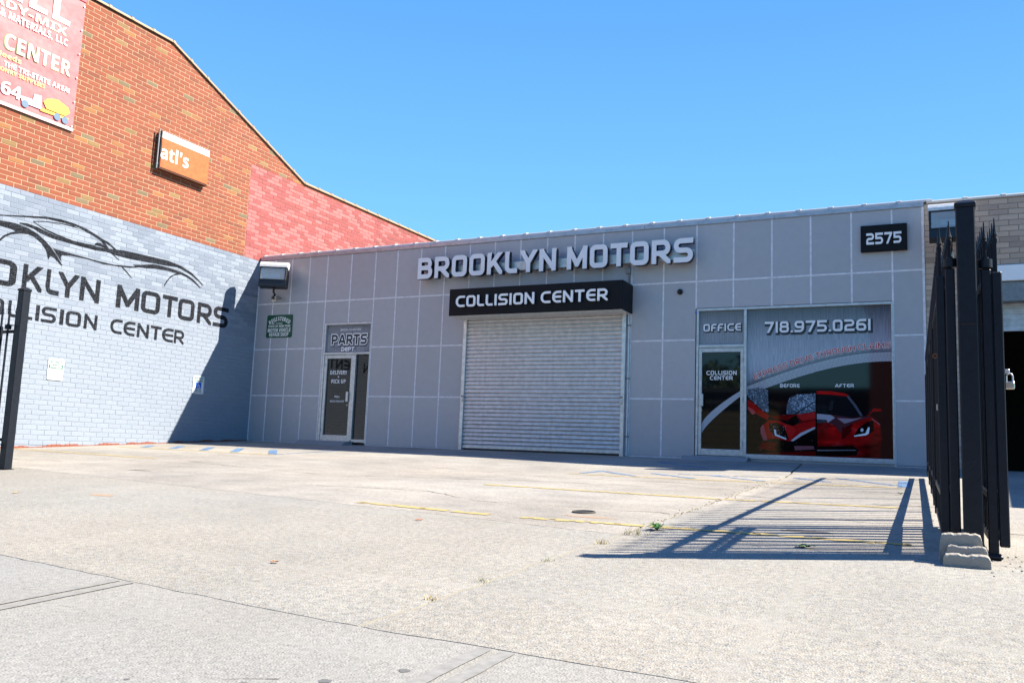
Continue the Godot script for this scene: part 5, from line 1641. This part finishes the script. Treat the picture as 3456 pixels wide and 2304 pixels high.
func build_gates() -> void:
	make_picket()
	gate_post("square black gate post with a pyramid cap at the right", 16.42, 10.78, 1.79)
	gate_post("square black gate post at the left edge of the lot", 5.1, 9.76, 1.965)
	# long leaf swung back along the side of the lot
	var base := Vector3(16.262, gy(16.262, 10.72), 10.72)
	var t := thing("long_gate_leaf", "long black picket gate leaf running back to the shop", "gate", base, "picket gate leaves")
	var far := Vector3(16.03, gy(16.03, 2.9), 2.9)
	picket_run(t, base + Vector3(0, 0, -0.12), far, 0.155, [0.1, 0.37, 1.76], 0.06, 2.07, 0.3)
	stile(t, 16.262, 10.74, 0.028, 0.02, 1.83)
	for z in [8.65, 7.9, 6.5, 5.1, 3.25]: stile(t, lerpf(16.03, 16.262, (z - 2.9) / 7.82), z, 0.026, 0.06, 1.8 - 0.3 * (10.72 - z) / 7.82)
	var ring := MB.new()
	var loop := []
	for k in 13: loop.append(Vector3(16.222 + cos(TAU * k / 12) * 0.014, 0.775 + sin(TAU * k / 12) * 0.014, 10.775))
	ring.tube(loop, 0.004, 6, false)
	put(ring, "chain_ring", M.rust, t)
	bx("latch", Vector3(16.225, 0.42, 10.69), Vector3(16.233, 0.46, 10.73), 0.002, M.galv, t)
	# three short leaves folded against the post
	var set := [
		["short_gate_leaf", "short black picket leaf hinged just left of the right gate post", 16.322, 10.76, 9.1, 1.875, 2.1, 16.37, true],
		["short_gate_leaf", "short black picket leaf hinged just right of the right gate post", 16.532, 10.74, 9.1, 1.86, 2.08, 16.47, true],
		["short_gate_leaf", "short black picket leaf outermost on the right, carrying a padlock", 16.594, 10.74, 9.1, 1.84, 2.1, 0.0, false]]
	for s in set:
		var x: float = s[2]
		var bs := Vector3(x, gy(x, s[3]), s[3])
		t = thing(s[0], s[1], "gate", bs, "picket gate leaves")
		picket_run(t, bs + Vector3(0, 0, -0.1), Vector3(x - 0.05, gy(x, s[4]), s[4]), 0.155, [0.12, 0.39, s[5] - 0.06], 0.08, s[6])
		stile(t, x, s[3], 0.029, 0.0 if s[8] else 0.08, s[5])
		stile(t, x - 0.05, s[4] + 0.02, 0.026, 0.06, s[5])
		if s[8]:
			hinge(t, x, bs.y + s[5] + 0.04, s[3], s[7])
			b_foot(t, x, s[3])
	bx("lock_hasp", Vector3(16.623, 0.66, 10.7), Vector3(16.652, 0.69, 10.72), 0.003, M.galv, t)
	padlock("padlock", "silver padlock hanging from the outermost right gate leaf", Vector3(16.65, 0.61, 10.72), 1.0)
	# fixed fence left of the left post
	base = Vector3(2.5, gy(2.5, 9.76), 9.76)
	t = thing("picket_fence", "black picket fence between the left post and the painted wall", "fence", base)
	picket_run(t, Vector3(4.98, gy(4.98, 9.76), 9.76), Vector3(0.2, gy(0.2, 9.76), 9.76), 0.15, [0.12, 0.39, 1.85], 0.08, 2.14)
	stile(t, 4.78, 9.84, 0.03, 0.04, 1.92)
	stile(t, 0.12, 9.76, 0.03, 0.0, 1.92)
	for y in [0.3, 1.9]: hinge(t, 4.95, gy(5, 9.76) + y, 9.84, 5.05)
	# broken concrete block propped at the post
	concrete_block()

func b_foot(t: Node3D, x: float, z: float) -> void:
	var y := gy(x, z)
	bx("foot_plate", Vector3(x - 0.05, y + 0.0, z - 0.05), Vector3(x + 0.05, y + 0.035, z + 0.06), 0.012, M.gate, t)

func concrete_block() -> void:
	var x0 := 16.225
	var z0 := 11.1
	var y := gy(16.36, 11.1)
	var t := thing("broken_block", "broken stepped concrete block lying against the gate post", "block", Vector3(16.36, y, z0))
	var nse := noise(9.0, 303)
	var fine := noise(40.0, 304)
	# stepped section: low front ledge, middle web, tall back web, with ragged broken tops
	for s in [[x0 + 0.02, x0 + 0.275, -0.005, 0.072, z0 + 0.0, z0 + 0.085, "front_web"], [x0 + 0.035, x0 + 0.265, -0.005, 0.115, z0 - 0.05, z0 + 0.002, "middle_web"], [x0, x0 + 0.24, -0.005, 0.185, z0 - 0.13, z0 - 0.052, "back_web"]]:
		var b := MB.new()
		var nx := 16
		var ny := 8
		var nz := 5
		var pt := func(u: float, w: float, q: float) -> Vector3:
			var p := Vector3(lerpf(s[0], s[1], u), lerpf(s[2], s[3], w), lerpf(s[4], s[5], q))
			var e := absf(u - 0.5) * 2.0
			var f := absf(q - 0.5) * 2.0
			var rounding := 0.007 * (pow(e, 8.0) + pow(f, 6.0))
			p.y -= w * rounding
			p.y += w * w * 0.012 * nse.get_noise_2d(p.x * 0.9, s[4] * 20.0) + w * w * 0.005 * fine.get_noise_2d(p.x, p.z)
			p.x += (u - 0.5) * -0.03 * pow(w, 4.0) + 0.003 * fine.get_noise_3d(p.x, p.y, p.z)
			p.z += 0.003 * fine.get_noise_3d(p.y, p.z, p.x + 7.0) - (q - 0.5) * 0.012 * pow(w, 6.0)
			return p + Vector3(0, y, 0)
		for i in nx:
			for j in ny:
				var u0 := float(i) / nx
				var u1 := float(i + 1) / nx
				var w0 := float(j) / ny
				var w1 := float(j + 1) / ny
				b.quad(pt.call(u0, w0, 1.0), pt.call(u1, w0, 1.0), pt.call(u1, w1, 1.0), pt.call(u0, w1, 1.0))
				b.quad(pt.call(u1, w0, 0.0), pt.call(u0, w0, 0.0), pt.call(u0, w1, 0.0), pt.call(u1, w1, 0.0))
			for k in nz:
				var u0 := float(i) / nx
				var u1 := float(i + 1) / nx
				b.quad(pt.call(u0, 1.0, float(k + 1) / nz), pt.call(u1, 1.0, float(k + 1) / nz), pt.call(u1, 1.0, float(k) / nz), pt.call(u0, 1.0, float(k) / nz))
		for j in ny:
			for k in nz:
				var w0 := float(j) / ny
				var w1 := float(j + 1) / ny
				var q0 := float(k) / nz
				var q1 := float(k + 1) / nz
				b.quad(pt.call(0.0, w0, q0), pt.call(0.0, w0, q1), pt.call(0.0, w1, q1), pt.call(0.0, w1, q0))
				b.quad(pt.call(1.0, w0, q1), pt.call(1.0, w0, q0), pt.call(1.0, w1, q0), pt.call(1.0, w1, q1))
		put(b, s[6], M.blockmat, t)

# ---------------------------------------------------------------- small things on the ground
func weed(label: String, x: float, z: float, leaves: int, size: float, col: Color, flat: float) -> void:
	var b := MB.new()
	var c := Vector3(x, gy(x, z), z)
	for k in leaves:
		var a := rng.randf() * TAU
		var d := Vector3(cos(a), 0, sin(a))
		var up := flat * rng.randf_range(0.4, 1.2)
		var l := size * rng.randf_range(0.5, 1.0)
		var w := l * 0.16
		var side := Vector3(-d.z, 0, d.x) * w
		var kk := rng.randf_range(0.7, 1.3)
		var cc := Color(col.r * kk, col.g * kk, col.b * kk)
		var m := c + d * l * 0.5 + Vector3(0, l * up * 0.7 + 0.006, 0)
		var tip := c + d * l + Vector3(0, l * up * 0.6 + 0.004, 0)
		b.tri(c + Vector3(0, .002, 0), m - side, m + side, cc)
		b.tri(m - side, tip, m + side, cc)
	var o := put(b, "weed", M.leaf, self)
	meta(o, label, "weed", "weeds in the concrete joints")

func tuft(label: String, x: float, z: float, blades: int, size: float, col: Color) -> void:
	var b := MB.new()
	for k in blades:
		var c := Vector3(x + rng.randf_range(-1, 1) * size * 0.7, 0, z + rng.randf_range(-1, 1) * size * 0.5)
		c.y = gy(c.x, c.z)
		var a := rng.randf() * TAU
		var l := size * rng.randf_range(0.4, 1.0)
		var tip := c + Vector3(cos(a) * l * 0.5, l * rng.randf_range(0.3, 0.9), sin(a) * l * 0.5)
		var s := Vector3(-sin(a), 0, cos(a)) * 0.0022
		var kk := rng.randf_range(0.7, 1.3)
		b.tri(c - s, c + s, tip, Color(col.r * kk, col.g * kk, col.b * kk))
	var o := put(b, "grass_tuft", M.leaf, self)
	meta(o, label, "grass tuft", "weeds in the concrete joints")

func fallen_leaf(label: String, x: float, z: float, s: float, col: Color) -> void:
	var b := MB.new()
	var y := gy(x, z) + 0.004
	var p := []
	for k in 10:
		var a := TAU * k / 10.0
		var r := s * (1.0 if k % 2 == 0 else 0.55) * rng.randf_range(0.8, 1.1)
		p.append(Vector3(x + cos(a) * r, y + rng.randf_range(0.0, 0.012), z + sin(a) * r * 0.7))
	for k in 10: b.tri(Vector3(x, y + 0.006, z), p[(k + 1) % 10], p[k], col)
	var o := put(b, "fallen_leaf", M.leaf, self)
	meta(o, label, "leaf", "fallen leaves")

func build_litter() -> void:
	rng.seed = 77
	weed("leafy green weed where the two concrete joints cross", 14.3, 10.62, 22, 0.11, Color(0.06, 0.16, 0.03), 0.55)
	weed("flat green weed growing in the gate's striped shadow", 15.42, 10.9, 20, 0.1, Color(0.07, 0.15, 0.03), 0.25)
	weed("tiny green weed near the blue hatching by the gate", 15.8, 6.1, 10, 0.08, Color(0.06, 0.15, 0.03), 0.4)
	tuft("dry grass tuft beside the leafy weed at the joint", 14.24, 10.95, 46, 0.13, Color(0.2, 0.17, 0.06))
	tuft("straw-coloured grass strip in the joint below the dry tuft", 14.2, 11.5, 30, 0.07, Color(0.3, 0.22, 0.06))
	tuft("small green grass tuft at the tip of the gate's shadow", 14.15, 12.3, 18, 0.05, Color(0.12, 0.15, 0.04))
	tuft("brownish grass tuft midway down the diagonal joint", 14.13, 13.05, 22, 0.05, Color(0.2, 0.18, 0.07))
	tuft("yellowed grass tuft lowest in the diagonal joint", 14.11, 13.55, 22, 0.05, Color(0.34, 0.25, 0.07))
	fallen_leaf("orange fallen leaf lying alone on the driveway", 12.85, 13.2, 0.035, Color(0.55, 0.2, 0.05))
	fallen_leaf("reddish fallen leaf beyond the yellow line's end", 12.5, 11.15, 0.04, Color(0.4, 0.16, 0.07))
	fallen_leaf("orange leaf caught in the joint at the middle yellow line", 14.18, 8.05, 0.06, Color(0.6, 0.25, 0.03))
	fallen_leaf("pale brown leaf near the left gate post", 8.1, 11.6, 0.05, Color(0.5, 0.3, 0.12))
	# sunken drain
	var t := thing("drain", "round iron drain sunk in the lot beside the yellow lines", "drain", Vector3(13.4, gy(13.4, 9.87), 9.87))
	var b := MB.new()
	var y := gy(13.4, 9.87)
	b.lathe([Vector2(0.108, 0.002), Vector2(0.102, 0.012), Vector2(0.088, 0.012), Vector2(0.086, 0.002)], 24, Transform3D(Basis(Vector3.RIGHT, 0.05), Vector3(13.4, y, 9.87)))
	put(b, "rim", M.dirt, t)
	b = MB.new()
	b.lathe([Vector2(0.086, 0.006), Vector2(0.0, 0.006)], 24, Transform3D(Basis(Vector3.RIGHT, 0.05), Vector3(13.4, y, 9.87)))
	put(b, "lid", M.black, t)
	# crumbs of broken concrete beside the gate and along the joint
	b = MB.new()
	for k in 150:
		var p: Vector2
		if k < 90:
			var z := rng.randf_range(5.0, 10.4)
			p = Vector2(seam_x(z) + rng.randfn(0.0, 0.035), z)
		else: p = Vector2(16.72 + rng.randfn(0.0, 0.16), 11.0 + rng.randfn(0.0, 0.2))
		var s := rng.randf_range(0.003, 0.008)
		b.box(Vector3(-s, -s * .5, -s), Vector3(s, s * .7, s), s * 0.5, Transform3D(Basis.from_euler(Vector3(rng.randf() * .5, rng.randf() * 3, rng.randf() * .5)), Vector3(p.x, gy(p.x, p.y) + s * 0.4, p.y)))
	var o := put(b, "concrete_crumbs", M.blockmat, self)
	meta(o, "loose crumbs of concrete along the joint and beside the gate", "rubble")
	o.set_meta("kind", "stuff")

# ---------------------------------------------------------------- across the street, mirrored in the office glass
func build_opposite() -> void:
	var brickred := mat(Color(0.1, 0.024, 0.018), 0.9, 0.0, M.g2, 0.6)
	var siding := mat(Color(0.15, 0.125, 0.06), 0.8, 0.0, M.g1, 0.4)
	var t := thing("red_house", "long low red brick house across the street", "house", Vector3(3, -1, 40))
	bx("wall", Vector3(-10, -1.0, 38), Vector3(12, 4.2, 46), 0.0, brickred, t)
	bx("roof", Vector3(-10.3, 4.201, 37.7), Vector3(12.3, 4.5, 46.3), 0.02, M.dark, t)
	for x in [-7.0, -3.2, 0.6, 4.4, 8.2]:
		var w := bx("window", Vector3(x, 1.9, 37.94), Vector3(x + 1.6, 3.4, 37.99), 0.0, M.whitepaint, t)
		bx("pane", Vector3(x + .1, 2.0, 37.92), Vector3(x + 0.75, 3.3, 37.939), 0.0, M.glass, w)
		bx("pane", Vector3(x + .85, 2.0, 37.92), Vector3(x + 1.5, 3.3, 37.939), 0.0, M.glass, w)
	t = thing("yellow_garage", "yellow clapboard garage across the street", "garage", Vector3(3, -1, 33))
	for k in 22: bx("clapboard", Vector3(-2, -0.9 + k * 0.18, 32.0 + 0.02 * (k % 2)), Vector3(7.4, -0.725 + k * 0.18, 36.0), 0.0, siding, t)
	bx("roof", Vector3(-2.2, 3.08, 31.8), Vector3(7.6, 3.3, 36.2), 0.02, M.dark, t)
	t = thing("tall_house", "tall red brick house across the street on the right", "house", Vector3(17, -1, 40))
	bx("wall", Vector3(12.6, -1.0, 33), Vector3(22, 8.5, 44), 0.0, brickred, t)
	bx("roof", Vector3(12.3, 8.501, 32.7), Vector3(22.3, 8.8, 44.3), 0.02, M.dark, t)
	for x in [14.0, 17.0, 19.6]:
		for y in [1.6, 5.0]:
			var w := bx("window", Vector3(x, y, 32.94), Vector3(x + 1.2, y + 1.7, 32.99), 0.0, M.whitepaint, t)
			bx("pane", Vector3(x + .1, y + .1, 32.92), Vector3(x + 1.1, y + 1.6, 32.939), 0.0, M.glass, w)
	rng.seed = 5
	for s in [[1.0, 50.0, 8.0, "tall leafy tree behind the low red house"], [-9.0, 52.0, 7.0, "shorter leafy tree behind the red house's far end"]]:
		t = thing("street_tree", s[3], "tree", Vector3(s[0], -1, s[1]), "trees across the street")
		var b := MB.new()
		b.tube([Vector3(s[0], -1, s[1]), Vector3(s[0] + .1, 2, s[1]), Vector3(s[0], s[2] - 2, s[1])], 0.22, 8)
		for k in 5:
			var a := TAU * k / 5.0
			b.tube([Vector3(s[0], 2.0 + k * .5, s[1]), Vector3(s[0] + cos(a) * 2.0, 4.0 + k * .5, s[1] + sin(a) * 2.0)], 0.08, 6)
		put(b, "trunk", M.dark, t)
		b = MB.new()
		for k in 1600:
			var q := Vector3(rng.randfn(), rng.randfn() * 0.8, rng.randfn()).limit_length(2.2)
			var c := Vector3(s[0], s[2] - 3.0, s[1]) + q * 1.4
			var u := Vector3(rng.randfn(), rng.randfn(), rng.randfn()).normalized() * 0.18
			var v := u.cross(Vector3(rng.randfn(), rng.randfn(), rng.randfn())).normalized() * 0.12
			var kk := rng.randf_range(0.6, 1.2)
			b.quad(c - u - v, c + u - v, c + u + v, c - u + v, Color(0.05 * kk, 0.09 * kk, 0.025 * kk))
		put(b, "crown", M.leaf, t)

# ---------------------------------------------------------------- scene
func _ready() -> void:
	rng.seed = 20
	jag = noise(0.05, 9, FastNoiseLite.TYPE_SIMPLEX, 3)
	cam = Camera3D.new()
	cam.name = "camera"
	cam.position = Vector3(16.28, 0.0489, 17.095)
	cam.rotation = Vector3(0.12505, 0.46887, 0.03915)
	cam.fov = 43.18
	cam.near = 0.05
	cam.far = 600.0
	add_child(cam)
	cam.current = true
	var env := Environment.new()
	env.background_mode = Environment.BG_SKY
	var sky := Sky.new()
	var sm := ProceduralSkyMaterial.new()
	sm.sky_top_color = Color(0.165, 0.345, 0.605)
	sm.sky_horizon_color = Color(0.405, 0.61, 0.645)
	sm.sky_curve = 0.25
	sm.ground_bottom_color = Color(0.3, 0.29, 0.27)
	sm.ground_horizon_color = Color(0.45, 0.5, 0.52)
	sm.sun_angle_max = 12.0
	sm.sky_energy_multiplier = 1.0
	sky.sky_material = sm
	env.sky = sky
	env.tonemap_mode = Environment.TONE_MAPPER_LINEAR
	env.tonemap_exposure = 3.1
	env.sdfgi_enabled = true
	env.ssao_enabled = true
	env.ssil_enabled = true
	var we := WorldEnvironment.new()
	we.name = "environment"
	we.environment = env
	add_child(we)
	var sun := DirectionalLight3D.new()
	sun.name = "sun"
	sun.light_energy = 1.6
	sun.light_angular_distance = 0.5
	sun.light_color = Color(1.0, 0.965, 0.91)
	sun.shadow_enabled = true
	sun.basis = Basis.looking_at(Vector3(-0.9, -1.0, 0.517).normalized(), Vector3.UP)
	add_child(sun)
	make_materials()
	define_glyphs()
	build_ground()
	print("ground")
	build_brick_building()
	print("bricks")
	build_shop()
	print("shop")
	build_neighbour()
	build_signs()
	build_wall_things()
	print("signs")
	build_gates()
	build_litter()
	build_opposite()
	print("done")
